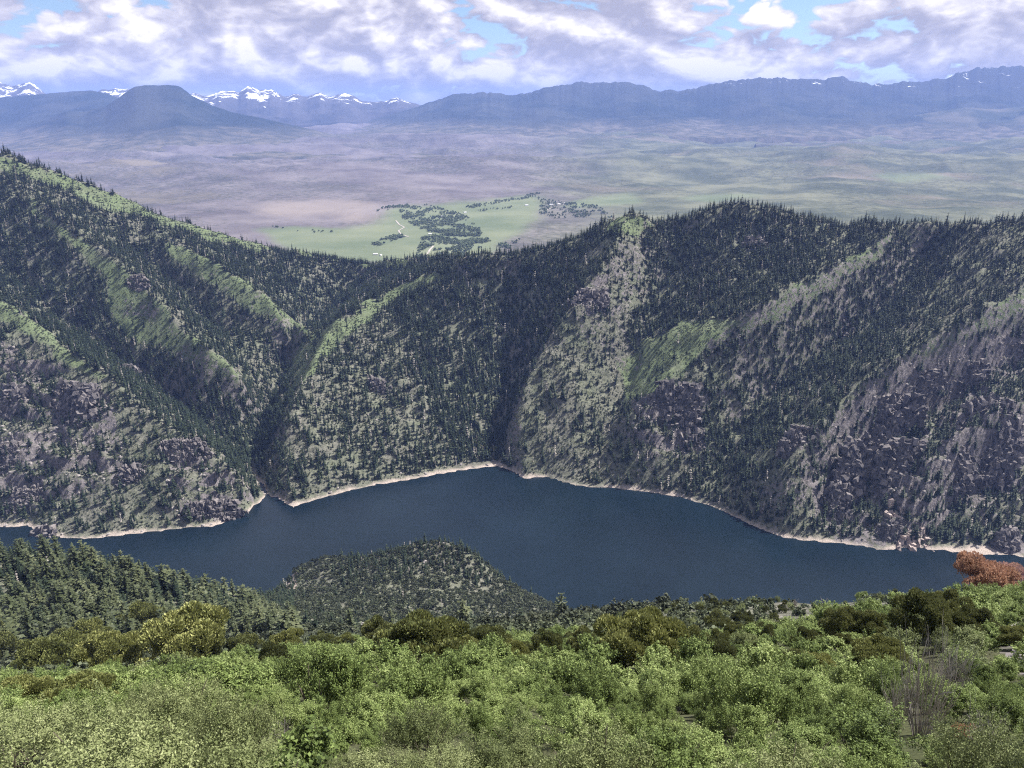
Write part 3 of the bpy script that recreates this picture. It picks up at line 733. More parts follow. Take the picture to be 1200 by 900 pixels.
def bare_branches(seed, k=26, m=None, h=1.0, r0=.016, spread=.8):
    r = np.random.default_rng(seed); ps = []
    def grow(p, d, ln, rad_, lev):
        t = np.linspace(0, 1, 4)[:, None]; bend = rand_dirs(r, 1)[0]*.16*ln
        P = p+d*ln*t+bend*t*t; ps.append(tube(P, np.linspace(rad_, rad_*.5, 4), 4 if lev == 0 else 3))
        if lev < 2:
            for q in range(3 if lev == 0 else 2):
                f = .4+.6*r.random(); grow(P[0]+(P[-1]-P[0])*f, unit(d+rand_dirs(r, 1)[0]*.75+np.array([0, 0, .25])), ln*.5, rad_*.5, lev+1)
    for i in range(k):
        a = r.random()*6.283; q = spread*math.sqrt(r.random())
        grow(np.array([math.cos(a)*.15*q, math.sin(a)*.15*q, -.1]), unit(np.array([math.cos(a)*q, math.sin(a)*q, 1.0])), h*(.5+.25*r.random()), r0, 0)
    V, F = join(ps); return mesh_np('bare_branches', V, F, [m or M_GREYWOOD])
def rock_mesh(seed, sub, m, amp=.35, freq=1.6, squash=(1, 1, 1), name='rock'):
    import bmesh
    from mathutils import noise as mn
    bm = bmesh.new(); bmesh.ops.create_icosphere(bm, subdivisions=sub, radius=1.0)
    off = Vector((seed*3.7, seed*1.9, seed*5.3))
    for v in bm.verts:
        p = v.co.copy(); d = Vector((round(p.x*1.8)/1.8, round(p.y*1.8)/1.8, round(p.z*1.8)/1.8))
        n = mn.noise(p*freq+off)*.6+mn.noise(p*freq*2.4+off)*.35+mn.noise(p*freq*5.5+off)*.16
        c = mn.cell(p*2.3+off)*.22
        q = p.lerp(d, .35)*(1+amp*(n+c)); v.co = Vector((q.x*squash[0], q.y*squash[1], q.z*squash[2]))
    me = bpy.data.meshes.new(name); bm.to_mesh(me); bm.free(); me.materials.append(m); return me

rs = np.random.default_rng(2024)
def spread_pts(step, y0, y1, jitter=.9):
    """jittered points over the part of the canyon the frame takes in (with some margin)"""
    xs = np.arange(-1650, 1650, step); ys = np.arange(y0, y1, step)
    gx, gy = np.meshgrid(xs, ys); x = gx.ravel()+rs.uniform(-.5, .5, gx.size)*step*jitter; y = gy.ravel()+rs.uniform(-.5, .5, gx.size)*step*jitter
    k = np.abs(x)/y < .80; x, y = x[k], y[k]
    return np.stack([x, y, H(x, y)], -1)

# conifers everywhere on the canyon sides
P = spread_pts(5.0, 150, 2150)
P = P[P[:, 2] > 3.5]
px, py, d = proj(P); P = P[(px > -110) & (px < 1310)]
con, br, rk, gr = cover(P)
e = 8.0; slope = np.hypot(H(P[:, 0]+e, P[:, 1])-H(P[:, 0]-e, P[:, 1]), H(P[:, 0], P[:, 1]+e)-H(P[:, 0], P[:, 1]-e))/(2*e)
clump = fbm(P[:, 0], P[:, 1], 30, 3, seed=61)
keep = rs.random(len(P)) < np.clip(con*(.88+.9*clump), 0, .97)*np.where(rk > .6, .7, 1)
keep &= ~((P[:, 1] < 235) & (P[:, 1] > 0))
P = P[keep]; nearc = P[:, 1] < 860
hgt = np.where(nearc, np.where(P[:, 1] < 480, 11.5, 8.0), 13.5)*np.clip(1+.34*rs.normal(size=len(P)), .4, 1.9)
vis = visible(P, hgt); k = vis > 1.0; P, hgt, vis = P[k], hgt[k], vis[k]
ppx, ppy, pd = proj(P); size_px = hgt*FPX/pd
inframe = (ppx > 4) & (ppx < 1196) & (ppy < 900)
order = np.argsort(-size_px*inframe*np.clip(vis/hgt, 0, 1))
single = np.zeros(len(P), bool); single[order[:300]] = True
print('conifers', len(P), 'smallest single px', size_px[order[299]])
FARC = [conifer_meshes('far_conifer', 300+i, 10, 7, 1, M_CONIFER, R=.125+.012*(i % 4), low=.05) for i in range(6)]
def with_trunk(cr, tr):
    """crown and trunk in one source mesh for the uncounted mass"""
    a = np.empty(len(cr.vertices)*3, np.float32); cr.vertices.foreach_get('co', a)
    return cr
Q = P[~single]; n = len(Q); hq = hgt[~single]
wd = hq*(.85+.4*rs.random(n))
Q = Q.copy(); Q[:, 2] -= .3
scatter('conifer_forest', Q, np.stack([wd, wd, hq], 1), np.stack([rs.normal(size=n)*.03, rs.normal(size=n)*.03, rs.random(n)*6.28], 1), np.where(rs.random(n) < .045, 6, rs.integers(0, 6, n)),
        [c for c, t in FARC]+[conifer_meshes('grey_conifer', 320, 8, 5, 1, M_GREYWOOD, R=.07, low=.05)[0]], 'dark conifer forest covering the canyon slopes around the lake', 'forest')

# the 300 conifers that show largest are trees of their own
NEARC = [conifer_meshes('conifer', 400+i, 24, 11, 3, M_CONIFER_NEAR, R=.17+.02*(i % 5), low=.05, ragged=.30+.09*(i % 4)) for i in range(8)]
def plant(name, loc, rotz, scl, parts, label, cat, group=None, tilt=(0, 0)):
    o = bpy.data.objects.new(name, None); COL.objects.link(o); o.empty_display_size = .3
    o.location = loc; o.rotation_euler = (tilt[0], tilt[1], rotz); o.scale = scl if hasattr(scl, '__len__') else (scl,)*3
    tag(o, label, cat, group)
    for pn, me in parts:
        c = bpy.data.objects.new(pn, me); COL.objects.link(c); c.parent = o
    return o
for i in np.where(single)[0]:
    x, y, z = P[i]; h = hgt[i]; X, Y = ppx[i], ppy[i]; v = int(rs.integers(0, 8))
    wdt = h*(.82+.5*rs.random()); ratio = wdt/h
    look = ('tall' if h > 13.5 else ('short' if h < 9.5 else 'middling'))+' '+('slender' if ratio < 1.0 else ('broad' if ratio > 1.18 else 'pointed'))
    if X < 330 and y < 460:
        colm = ('at the left edge' if X < 55 else 'left of yellowish juniper' if X < 100 else 'above yellowish juniper' if X < 170 else 'above big juniper clump' if X < 275 else 'right of big juniper clump')
        f = (Y-(655+.3*max(0, X-60)))/90
        band = 'on the near crest' if f < .15 else ('high on near slope' if f < .5 else ('midway on near slope' if f < .85 else 'at near slope foot'))
        where = f'{band} {colm}'; grp = 'conifers on the near wooded slope at left'
    elif X < 620:
        grp = 'conifers around the knoll'
        if y > 560: where = 'on the knoll in the lake, '+('on its left shoulder' if X < 430 else ('near its top' if X < 540 else 'on its right flank'))
        else: where = 'in the hollow below the knoll, '+('left part' if X < 380 else ('middle' if X < 480 else 'right part'))
    elif y > 860: where = 'by the far shore of the lake '+('at right' if X > 860 else 'near the middle'); grp = 'conifers on the far shore'
    else: where = 'on the slope right of the knoll '+('near the knoll' if X < 720 else 'near the shelf'); grp = 'conifers right of the knoll'
    plant('conifer_tree', (x, y, z-.35), rs.random()*6.28, (wdt, wdt, h), (('crown', NEARC[v][0]), ('trunk', NEARC[v][1])), f'{look} conifer {where}', 'tree', grp, (rs.normal()*.03, rs.normal()*.03))

# brush between the conifers
BR = [shrub_foliage(500+i, 110, .20, hz=1.0, nl=7, m=M_BRUSH, narrow=.8, shell=.5) for i in range(5)]+[shrub_foliage(505+i, 150, .17, hz=1.3, nl=8, m=M_WOODY, narrow=.7, shell=.5) for i in range(3)]
P = spread_pts(3.7, 100, 2080); P = P[P[:, 2] > 3.0]
px, py, d = proj(P); P = P[(px > -90) & (px < 1290)]
con, br, rk, gr = cover(P)
P = P[rs.random(len(P)) < br*(.62+.55*fbm(P[:, 0], P[:, 1], 22, 2, seed=62))*np.where(rk > .6, .6, 1)]
P = P[visible(P, 2.0) > .3]; n = len(P); print('brush', n)
s = (1.05+1.0*rs.random(n)**1.5)*1.2
kn = (P[:, 1] < 860) & (P[:, 1] > 200); s = np.where(kn, s*1.6, s); bi = np.where(kn & (rs.random(n) < .8), rs.integers(5, 8, n), rs.integers(0, 5, n))
scatter('brush', P-np.array([0, 0, .15]), np.stack([s, s, s*(.8+.5*rs.random(n))], 1), np.stack([0*s, 0*s, rs.random(n)*6.28], 1), bi, BR,
        'grey green oak brush scattered over the canyon slopes', 'brush')

# loose rock on the rocky slopes and along the waterline
RK = [rock_mesh(600+i, 2, M_BOULDER, .5, 1.3, (1, .8, .75)) for i in range(5)]
P = spread_pts(4.6, 300, 1900); P = P[P[:, 2] > .2]
px, py, d = proj(P); P = P[(px > -90) & (px < 1290)]
con, br, rk, gr = cover(P); shore = (P[:, 2] < 6) & (P[:, 1] > 860)
P = P[rs.random(len(P)) < np.where(shore, .22, np.clip(rk-.08, 0, 1)**1.3*.75)*(.8+.9*fbm(P[:, 0], P[:, 1], 40, 3, seed=63))]
P = P[visible(P, 1.5) > .3]; n = len(P); print('rocks', n)
s = .6+2.4*rs.random(n)**3
scatter('rock_rubble', P, np.stack([s, s, s], 1), rs.random((n, 3))*np.array([.6, .6, 6.28]), rs.integers(0, 5, n), RK, 'pale broken rock strewn over the cliffy slopes', 'rock')

# ------------------------------------------------------------------ cliffs and outcrops
def outcrop_mesh(seed, wm, hm, lean, slope=.55):
    """jointed rock face: angular blocks stacked in ledges that step back up the slope"""
    r = np.random.default_rng(seed*13+5); Vs, Fs, o_ = [], [], 0
    bw = min(max(2.4, min(wm, hm)*.08), 4.2); rows = max(4, int(hm/(bw*.75))); quad = np.array([(0,3,2,1),(4,5,6,7),(0,1,5,4),(1,2,6,5),(2,3,7,6),(3,0,4,7)])
    for k in range(rows):
        t = (k+.5)/rows; half = wm*.5*(1-.55*abs(t-.45)**1.4*1.6)*(.8+.35*r.random()); x = -half
        while x < half:
            w_ = bw*(.5+1.3*r.random()**1.5); h_ = hm/rows*(1.0+1.2*r.random()**2); d_ = bw*(1.6+1.6*r.random())
            e_ = (abs(x+w_/2)/max(half, 1))**3+(fbm(np.array([x*1.0]), np.array([t*hm+seed*50.]), 14, 2, seed=17)[0] > .22)*1.6
            if r.random() > .25*e_+.05:
                c = np.array([x+w_/2+lean*(t-.5)*hm, (t-.5)*hm*slope+bw*(r.normal()*.45+.9*e_)+d_*.4, (t-.5)*hm+r.normal()*bw*.6])
                B = np.array([(-1,-1,-1),(1,-1,-1),(1,1,-1),(-1,1,-1),(-1,-1,1),(1,-1,1),(1,1,1),(-1,1,1)], float)*np.array([w_*.60, d_*.5, h_*.75])
                B += r.normal(size=(8, 3))*np.array([w_, d_, h_])*.20; B[4:, :2] *= .45+.5*r.random()
                a = r.normal()*.6; tl = r.normal()*.3; B = np.stack([B[:, 0]*math.cos(tl)-B[:, 2]*math.sin(tl), B[:, 1], B[:, 0]*math.sin(tl)+B[:, 2]*math.cos(tl)], 1); ca_, sa_ = math.cos(a), math.sin(a); B = np.stack([B[:, 0]*ca_-B[:, 1]*sa_, B[:, 0]*sa_+B[:, 1]*ca_, B[:, 2]], 1); B[:, 0] += B[:, 2]*lean*.3
                Vs.append(B+c); Fs.append(quad+o_); o_ += 8
            x += w_*.8
    me = mesh_np('rock_face', np.concatenate(Vs), np.concatenate(Fs), [M_ROCK])
    return me
OUT = [  # px, py, width px, height px, lean, label
 (690,352,46,20,.5,'dark slanting rock ledge high on the middle spur'),
 (782,482,66,58,.3,'broad dark cliff on the slope right of the middle bay'),
 (815,520,30,26,.2,'small dark cliff below the broad cliff'),
 (1028,482,92,34,.8,'long dark slanting cliff band under the bright meadow'),
 (1075,447,50,24,.7,'dark cliff at the upper end of the slanting band'),
 (938,515,42,26,.5,'isolated dark ledge among conifers left of the cliff band'),
 (1012,570,72,96,.25,'tall dark cliff above the shore left of the pink outcrop'),
 (1058,545,60,50,.1,'dark rock wall above the pink shore outcrop'),
 (975,600,36,56,.2,'dark rounded buttress on the shore'),
 (1048,628,26,30,.0,'rock knob at the waterline beside the pink outcrop'),
 (1070,622,46,40,.0,'sunlit pink rock apron sloping into the water at right'),
 (1160,510,72,72,.1,'wide dark cliff high at the right edge'),
 (1120,545,46,34,.0,'dark cliff between the wide cliff and the conifers'),
 (1188,420,36,40,.4,'dark rocks below the meadow at the right edge'),
 (1130,440,44,26,.6,'broken dark ledge under the right meadow'),
 (1185,640,36,34,.3,'dark cliff at the waterline at the right edge'),
 (12,480,34,42,.0,'dark cliff at the left edge of the rocky massif'),
 (100,488,34,66,-.2,'tall dark chasm wall on the left massif'),
 (72,470,30,40,-.1,'rusty rock face beside the dark chasm wall'),
 (10,540,28,34,.0,'lower dark cliff at the left edge above the lake'),
 (250,602,64,26,-.35,'dark overhanging cliff on the promontory at the waterline'),
 (45,630,30,24,.3,'rock fin in the water at the far left shore'),
 (30,585,40,22,.2,'low ledges above the far left shore'),
 (160,560,40,26,-.2,'broken ledge in the middle of the left massif'),
 (215,525,50,18,-.4,'long pale ledge near the crest of the left massif'),
 (440,455,26,20,-.2,'pale rock patch on the spur left of the middle bay'),
 (885,290,30,24,.1,'dark rock face below the rounded summit'),
 (985,385,26,22,.2,'dark rock face among the conifers of the right slope'),
 (160,330,24,14,-.3,'pale rock knob on the grassy strip of the left slope'),
 (150,435,22,14,-.3,'small rocks along the crest of the left massif'),
]
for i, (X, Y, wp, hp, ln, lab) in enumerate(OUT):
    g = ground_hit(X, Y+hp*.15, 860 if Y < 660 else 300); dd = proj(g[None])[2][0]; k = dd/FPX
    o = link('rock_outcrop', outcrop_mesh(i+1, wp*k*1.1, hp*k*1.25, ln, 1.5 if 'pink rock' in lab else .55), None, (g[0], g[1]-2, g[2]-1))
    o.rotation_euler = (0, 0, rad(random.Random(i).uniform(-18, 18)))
    if 'pink rock' in lab: o.data.materials[0] = M_PINK_LIT
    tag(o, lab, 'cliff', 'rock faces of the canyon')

# ------------------------------------------------------------------ foreground shrubs
OAK_HI = [(shrub_foliage(700+i, 20000, .0185, hz=1.05, nl=30, m=M_OAK, narrow=.66, shell=.4), shrub_stems(700+i)) for i in range(4)]
OAK_LO = [(shrub_foliage(720+i, 8000, .030, hz=1.1, nl=24, m=M_OAK, narrow=.66, shell=.4), shrub_stems(720+i)) for i in range(4)]
MAH_HI = [(shrub_foliage(740+i, 17000, .0165, hz=1.15, nl=30, m=M_MAHOG, narrow=.5, shell=.55), shrub_stems(740+i, 12)) for i in range(4)]
MAH_LO = [(shrub_foliage(760+i, 7500, .027, hz=1.15, nl=26, m=M_MAHOG, narrow=.5, shell=.55), shrub_stems(760+i, 12)) for i in range(3)]
JUN = [(juniper_foliage(780+i, 24000, M_JUNIPER), shrub_stems(780+i, 7, .6, .8, r0=.04)) for i in range(4)]
PIN = [(juniper_foliage(790+i, 20000, M_JUNIPER_DK, 1.4, 42), shrub_stems(790+i, 7, .6, .9, r0=.04)) for i in range(4)]
RED = [(juniper_foliage(800+i, 14000, M_RUST, 1.1, 48, .034), bare_branches(800+i, 10, M_GREYWOOD, 1.1, .03)) for i in range(2)]
BARE = [bare_branches(810+i, 34, M_GREYWOOD, 1.15, .013, .9) for i in range(3)]
taken = []          # (x, y, radius)
rp = random.Random(99)
def place_px(X, Yb, wp, y0=8.0):
    g = ground_hit(X, Yb, y0); dd = proj(g[None])[2][0]
    return g, wp*.5*dd/FPX
EVER = [  # px, base py, width px, height/width factor, kind, label
 (222,786,112,.75,'j','big rounded olive juniper clump below the near conifers'),
 (172,760,60,1.0,'j','olive juniper between the yellowish juniper and the big clump'),
 (130,796,76,.85,'j','yellowish sunlit juniper beside bare pale stones'),
 (58,800,84,.7,'j','olive juniper left of the yellowish juniper'),
 (95,842,90,.6,'j','low dark based juniper in front of the yellowish juniper'),
 (28,845,80,.7,'j','olive juniper at the left edge above the grey green shrubs'),
 (-8,790,60,.9,'p','dark juniper cut by the left edge'),
 (500,796,118,.75,'j','wide olive juniper standing below the knoll'),
 (445,770,50,.9,'p','small dark juniper left of the wide olive juniper'),
 (602,790,44,.9,'j','small olive juniper right of the wide olive juniper'),
 (640,786,46,.9,'p','small dark juniper near the middle of the brow'),
 (755,800,116,.9,'j','large olive juniper standing against the lake at centre right'),
 (722,795,60,.8,'p','dark juniper at the left foot of the large olive juniper'),
 (805,790,60,.8,'p','dark juniper at the right foot of the large olive juniper'),
 (1072,770,80,1.0,'p','dark pinyon left of the rust coloured juniper'),
 (1108,752,64,.9,'p','dark pinyon directly under the rust coloured juniper'),
 (1030,800,76,.75,'j','yellow olive juniper in front of the dark pinyons'),
 (985,765,54,1.0,'p','dark upright pinyon at the edge of the shelf'),
 (1016,762,44,1.0,'p','dark rounded pinyon between shelf and slope'),
 (948,775,40,.9,'p','small dark pinyon low on the shelf'),
 (880,760,34,.9,'p','small dark pinyon under the bare pink soil'),
 (840,756,36,.9,'p','small dark pinyon at the left end of the shelf'),
 (1190,772,44,.9,'j','small olive juniper beside the bare earth at right'),
 (960,802,50,.7,'j','low olive juniper among the green shrubs at right'),
 (1148,712,80,.9,'r','rust red dead juniper standing out against the lake'),
 (1194,710,66,.75,'r','orange dead juniper cut by the right edge'),
 (1118,712,22,.7,'r','small rust coloured twig clump left of the dead juniper'),
]
SHORTS = ['the big olive juniper clump', '', 'the yellowish juniper', '', 'the low dark juniper', 'the left edge juniper', '', 'the wide olive juniper', '', '', 'the small dark brow juniper',
  'the large olive juniper', '', '', 'the dark pinyon', '', 'the yellow olive juniper', '', '', '', '', '', 'the right edge juniper', '', 'the rust red juniper', '', '']
for i, (X, Yb, wp, hf, kd, lab) in enumerate(EVER):
    g, r_ = place_px(X, Yb-10, wp*1.1); hf *= 1.02; lib = {'j': JUN, 'p': PIN, 'r': RED}[kd]; fo, stm = lib[i % len(lib)]
    nm = {'j': 'juniper', 'p': 'pinyon_pine', 'r': 'dead_juniper'}[kd]
    plant(nm, (g[0], g[1], g[2]-.1), rp.random()*6.28, (r_, r_, r_*hf*1.15), (('crown', fo), ('trunk', stm)), lab, 'tree')
    taken.append((g[0], g[1], r_*.9))
for q in range(26):
    X = [30,70,110,150,190,250,285,330,375,410,470,540,575,620,665,690,830,1050,1095,1135,1010,200,20,330,880,930][q]; Yb = [770,775,765,770,765,775,768,765,762,765,775,772,768,772,770,775,785,765,752,748,790,800,815,790,782,790][q]
    g, r_ = place_px(X+rp.uniform(-8, 8), Yb, rp.uniform(34, 62)); kd = rp.choice('jpp'); fo, stm = rp.choice({'j': JUN, 'p': PIN}[kd])
    side = 'left of the big olive juniper clump' if X < 200 else ('between the juniper clump and the wide olive juniper' if X < 440 else ('between the two large olive junipers' if X < 700 else 'near the dark pinyons at right'))
    plant({'j': 'juniper', 'p': 'pinyon_pine'}[kd], (g[0], g[1], g[2]-.1), rp.random()*6.28, (r_, r_, r_*rp.uniform(.8, 1.2)), (('crown', fo), ('trunk', stm)), {'j': 'small olive juniper ', 'p': 'small dark pinyon '}[kd]+side, 'tree', 'small evergreens on the brow'); taken.append((g[0], g[1], r_*.8))
BARES = [(1080,862,80,1.2,'tangle of bare grey stems in the lower right'), (1048,850,50,1.1,'smaller bare grey shrub left of the grey tangle'), (1112,820,44,1.2,'upright bare grey shrub behind the grey tangle'), (1150,905,70,.8,'bare pale sticks at the lower right corner'), (330,880,40,.8,'thin bare shrub among leaves at lower left')]
for i, (X, Yb, wp, hf, lab) in enumerate(BARES):
    g, r_ = place_px(X, Yb, wp)
    plant('bare_shrub', (g[0], g[1], g[2]), rp.random()*6.28, (r_*1.2, r_*1.2, r_*3*hf), (('stems', BARE[i % 3]),), lab, 'shrub', 'bare shrubs'); taken += [(g[0], g[1], r_*1.0), (g[0]*.95, g[1]*.95, r_*.5)]
g, r_ = place_px(1128, 868, 34)
plant('dead_juniper', tuple(g), 1.0, (r_, r_, r_*1.1), (('crown', RED[1][0]), ('trunk', RED[1][1])), 'small orange dead clump low among the bare grey stems', 'tree'); taken += [(g[0], g[1], r_), (g[0]*.94, g[1]*.94, r_*.6)]

cand = []
for q in range(30000):
    y = 9+ (112-9)*math.sqrt(rp.random()); x = rp.uniform(-.82, .82)*(y+3)
    cand.append((x, y))
ca = np.array(cand); cz = H(ca[:, 0], ca[:, 1]); cpx, cpy, cd = proj(np.stack([ca[:, 0], ca[:, 1], cz], -1))
cn = fbm(ca[:, 0], ca[:, 1], 11, 2, seed=71); cn2 = fbm(ca[:, 0], ca[:, 1], 16, 2, seed=72); cv = visible(np.stack([ca[:, 0], ca[:, 1], cz], -1), 1.8)
BAREGROUND = [[(138,775),(178,778),(186,800),(146,812)], [(1165,742),(1215,740),(1215,775),(1175,768)]]
acc = list(taken); shr = []
for q in range(len(ca)):
    x, y = ca[q]; X, Y = cpx[q], cpy[q]
    if not (-160 < X < 1360) or Y > 1060 or cv[q] < .25: continue
    if y > 84 and X > 690: continue
    if 765 < X < 1015 and Y < 782 and rp.random() < .93: continue
    if any(inpoly(np.array([X]), np.array([Y]), b)[0] for b in BAREGROUND): continue
    r_ = (.75+1.35*rp.random()**1.3)*(1.0 if y < 30 else 1.2)
    if any((x-a)**2+(y-b)**2 < (.66*(r_+c))**2 for a, b, c in acc): continue
    # grey green shrubs gather at lower left and lower right, bright green ones elsewhere
    bias = .10+.42*float(sstep(835, 900, Y))*(1 if X < 330 or X > 930 else .45)+.55*cn2[q]
    acc.append((x, y, r_)); shr.append((x, y, cz[q], r_, 'mah' if bias > .34 else 'oak', X, Y, r_*FPX/cd[q]))
shr.sort(key=lambda t: -t[7]*(1 if -20 < t[5] < 1220 and t[6] < 940 else .2))
LAND = [(e_[0], e_[1]-e_[2]*.4, t) for e_, t in zip(EVER, SHORTS) if t]+[(1080, 840, 'the bare grey tangle')]
ONES = 'first second third fourth fifth sixth seventh eighth ninth tenth eleventh twelfth thirteenth fourteenth fifteenth sixteenth seventeenth eighteenth nineteenth'.split()
ORD = [o_+' from it' for o_ in ONES+['twentieth']+['twenty-'+o_ for o_ in ONES[:9]]+['thirtieth']+['thirty-'+o_ for o_ in ONES[:9]]+['fortieth']+['forty-'+o_ for o_ in ONES[:9]]+['fiftieth']+['fifty-'+o_ for o_ in ONES[:9]]]
num = {'oak': 0, 'mah': 0}; rest = {'oak': [], 'mah': []}; singles = []
for t in shr:
    if num[t[4]] < 300 and len(singles) < 520: num[t[4]] += 1; singles.append(t)
    else: rest[t[4]].append(t)
desc = {}
for t in singles:
    X, Y = t[5], t[6]; L_ = min(LAND, key=lambda l: (l[0]-X)**2+(2.2*(l[1]-Y))**2); dx, dy = X-L_[0], 2.2*(Y-L_[1])
    rel = ('in front of' if dy > 0 else 'behind') if abs(dy) > abs(dx) else ('right of' if dx > 0 else 'left of')
    desc.setdefault((t[4], rel, L_[2]), []).append((math.hypot(dx, dy), t))
for (kd, rel, ln_), lst in desc.items():
    lst.sort(key=lambda v: v[0])
    for k, (_, t) in enumerate(lst):
        x, y, z, r_, kd, X, Y, sp_ = t
        hi = y < 34; lib = (OAK_HI if hi else OAK_LO) if kd == 'oak' else (MAH_HI if hi else MAH_LO)
        fo, stm = lib[rp.randrange(len(lib))]
        sz = 'small' if r_ < 1.35 else ('large' if r_ > 1.8 else 'medium')
        nm, lk = ('oak_shrub', 'bright green shrub') if kd == 'oak' else ('mahogany_shrub', 'grey green shrub')
        lab = f'{sz} {lk} {rel} {ln_}, '+(ORD[k] if k < len(ORD) else 'beyond all the others')
        plant(nm, (x, y, z-.12), rp.random()*6.28, (r_, r_, r_*(.78+(.85 if y < 40 else .4)*rp.random()**2)), (('foliage', fo), ('stems', stm)), lab, 'shrub', 'shrubs of the near hillside', (rp.gauss(0, .08), rp.gauss(0, .08)))
for kd, lib, lab in (('oak', OAK_LO, 'bright green leafy thicket between the larger shrubs'), ('mah', MAH_LO, 'grey green thicket between the larger shrubs')):
    T = rest[kd]; n = len(T)
    if n:
        A = np.array([t[:4] for t in T], float); s = A[:, 3]
        scatter('shrub_thicket', A[:, :3]-np.array([0, 0, .12]), np.stack([s, s, s], 1), np.stack([0*s, 0*s, rs.random(n)*6.28], 1), rs.integers(0, len(lib), n), [f for f, _ in lib], lab, 'thicket')
print('shrubs', num, {k: len(v) for k, v in rest.items()})

# rounded evergreens and bushes on the shelf above the lake
sh_acc = [t for t in taken]; sh_n = 0; sh_lab = {}
for q in range(5000):
    y = rp.uniform(50, 240); x = rp.uniform(-.05, .62)*y; z = float(H(x, y)); X, Y, D = [float(v[0]) for v in proj(np.array([[x, y, z]]))]
    if y < 84 and not (765 < X < 1015 and Y < 782): continue
    if not (690 < X < 1200) or float(visible(np.array([[x, y, z]]), 1.5)[0]) < .4: continue
    if inpoly(np.array([X]), np.array([Y]), [(900,700),(1008,700),(1000,724),(962,728),(925,748),(912,740)])[0] and rp.random() < .8: continue
    r_ = 1.0+1.1*rp.random()**1.6
    if any((x-a)**2+(y-b)**2 < (.72*(r_+c))**2 for a, b, c in sh_acc): continue
    sh_acc.append((x, y, r_)); sh_n += 1
    if sh_n > 230: break
    kd = rp.choice('ppmmo'); fo, stm = rp.choice({'p': PIN, 'm': MAH_LO, 'o': OAK_LO}[kd])
    nm, lk = {'p': ('pinyon_pine', 'dark rounded pinyon'), 'm': ('mahogany_shrub', 'grey green bush'), 'o': ('oak_shrub', 'bright green bush')}[kd]
    colm = 'left of bare soil' if X < 890 else ('beside bare soil' if X < 1010 else 'right of bare soil'); bd = 'on the shelf rim' if Y < 722 else ('on the shelf' if Y < 745 else 'low on the shelf')
    sz = 'small' if r_ < 1.2 else ('large' if r_ > 1.6 else 'medium')
    plant(nm, (x, y, z-.15), rp.random()*6.28, (r_, r_, r_*(.9+.4*rp.random())), (('crown', fo), ('trunk', stm)) if kd == 'p' else (('foliage', fo), ('stems', stm)), f'{sz} {lk} {bd} {colm}', 'tree' if kd == 'p' else 'shrub', 'bushes on the shelf above the lake')
print('shelf', sh_n)

# stones by the yellowish juniper and on the bare earth
ST = [rock_mesh(820+i, 3, M_BOULDER, .4, 1.2, (1, .75, .6)) for i in range(3)]
for i, (X, Y, wp, lab) in enumerate([(160,790,16,'pale flat stone on the bare patch beside the yellowish juniper'), (170,786,10,'smaller pale stone behind the flat stone'), (150,806,14,'pale stone at the front of the bare patch'), (1178,752,14,'pale stone at the edge of the bare earth at right'), (1195,768,16,'rounded stone on the bare earth at right')]):
    g, r_ = place_px(X, Y, wp); o = link('stone', ST[i % 3], None, (g[0], g[1], g[2]+r_*.2)); o.scale = (r_,)*3; o.rotation_euler = (0, 0, i*1.3); tag(o, lab, 'stone', 'pale stones on bare ground')

# dead snags standing on the rim of the shelf
for i, (X, Y, hp, lab) in enumerate([(931,712,11,'left of two pale bare snags on the rim of the shelf'), (963,712,12,'right of two pale bare snags on the rim of the shelf')]):
    g, _ = place_px(X, Y, 2); hm = hp*proj(g[None])[2][0]/FPX
    o = link('dead_snag', bare_branches(830+i, 3, M_GREYWOOD, 1.0, .035, .25), None, tuple(g)); o.scale = (hm*1.3,)*3; tag(o, lab, 'snag', 'pale snags on the rim')

# ------------------------------------------------------------------ the far valley: road, river trees, farm buildings
M_ROAD = plain_mat('gravel', (0.26, 0.24, 0.21), (0.36, 0.33, 0.30), .05)
def ribbon(name, pts, wid, label, cat):
    q = dens(pts, 8); C = at_z(q[:, 0], q[:, 1], 14.0); C[:, 2] = H(C[:, 0], C[:, 1])+1.2
    d = unit(np.gradient(C, axis=0)); s_ = np.cross(d, np.array([0, 0, 1.0])); s_ = unit(s_)
    V = np.concatenate([C-s_*wid/2, C+s_*wid/2]); n = len(C); i = np.arange(n-1)
    tag(link(name, mesh_np(name, V, np.stack([i, i+1, i+n+1, i+n], 1), [M_ROAD])), label, cat, kind='structure')
ribbon('road', [(464,258),(468,263),(474,266),(467,270),(470,274),(479,277)], 7, 'pale winding track through the green valley meadow', 'road')
ribbon('road', [(488,300),(495,298),(501,296),(504,291),(508,287)], 8, 'short pale track beside the dark grove in the valley', 'road')
ribbon('road', [(641,246),(646,243),(652,240),(660,239),(668,237)], 9, 'pale lane at the right end of the valley meadows', 'road')
GROVE = [([(466,243),(500,240),(545,252),(575,282),(545,288),(500,272),(472,256)], .75), ([(495,277),(560,272),(548,304),(486,306)], .55), ([(436,284),(470,272),(474,277),(442,288)], .9),
         ([(440,243),(480,240),(480,244),(442,247)], .8), ([(545,242),(632,227),(634,230),(550,245)], .6), ([(560,246),(600,242),(600,244),(562,248)], .5), ([(630,232),(700,240),(720,256),(650,256),(632,250)], .4),
         ([(318,266),(395,272),(395,274),(318,269)], .22), ([(560,285),(610,280),(600,290),(560,296)], .35)]
PT = []
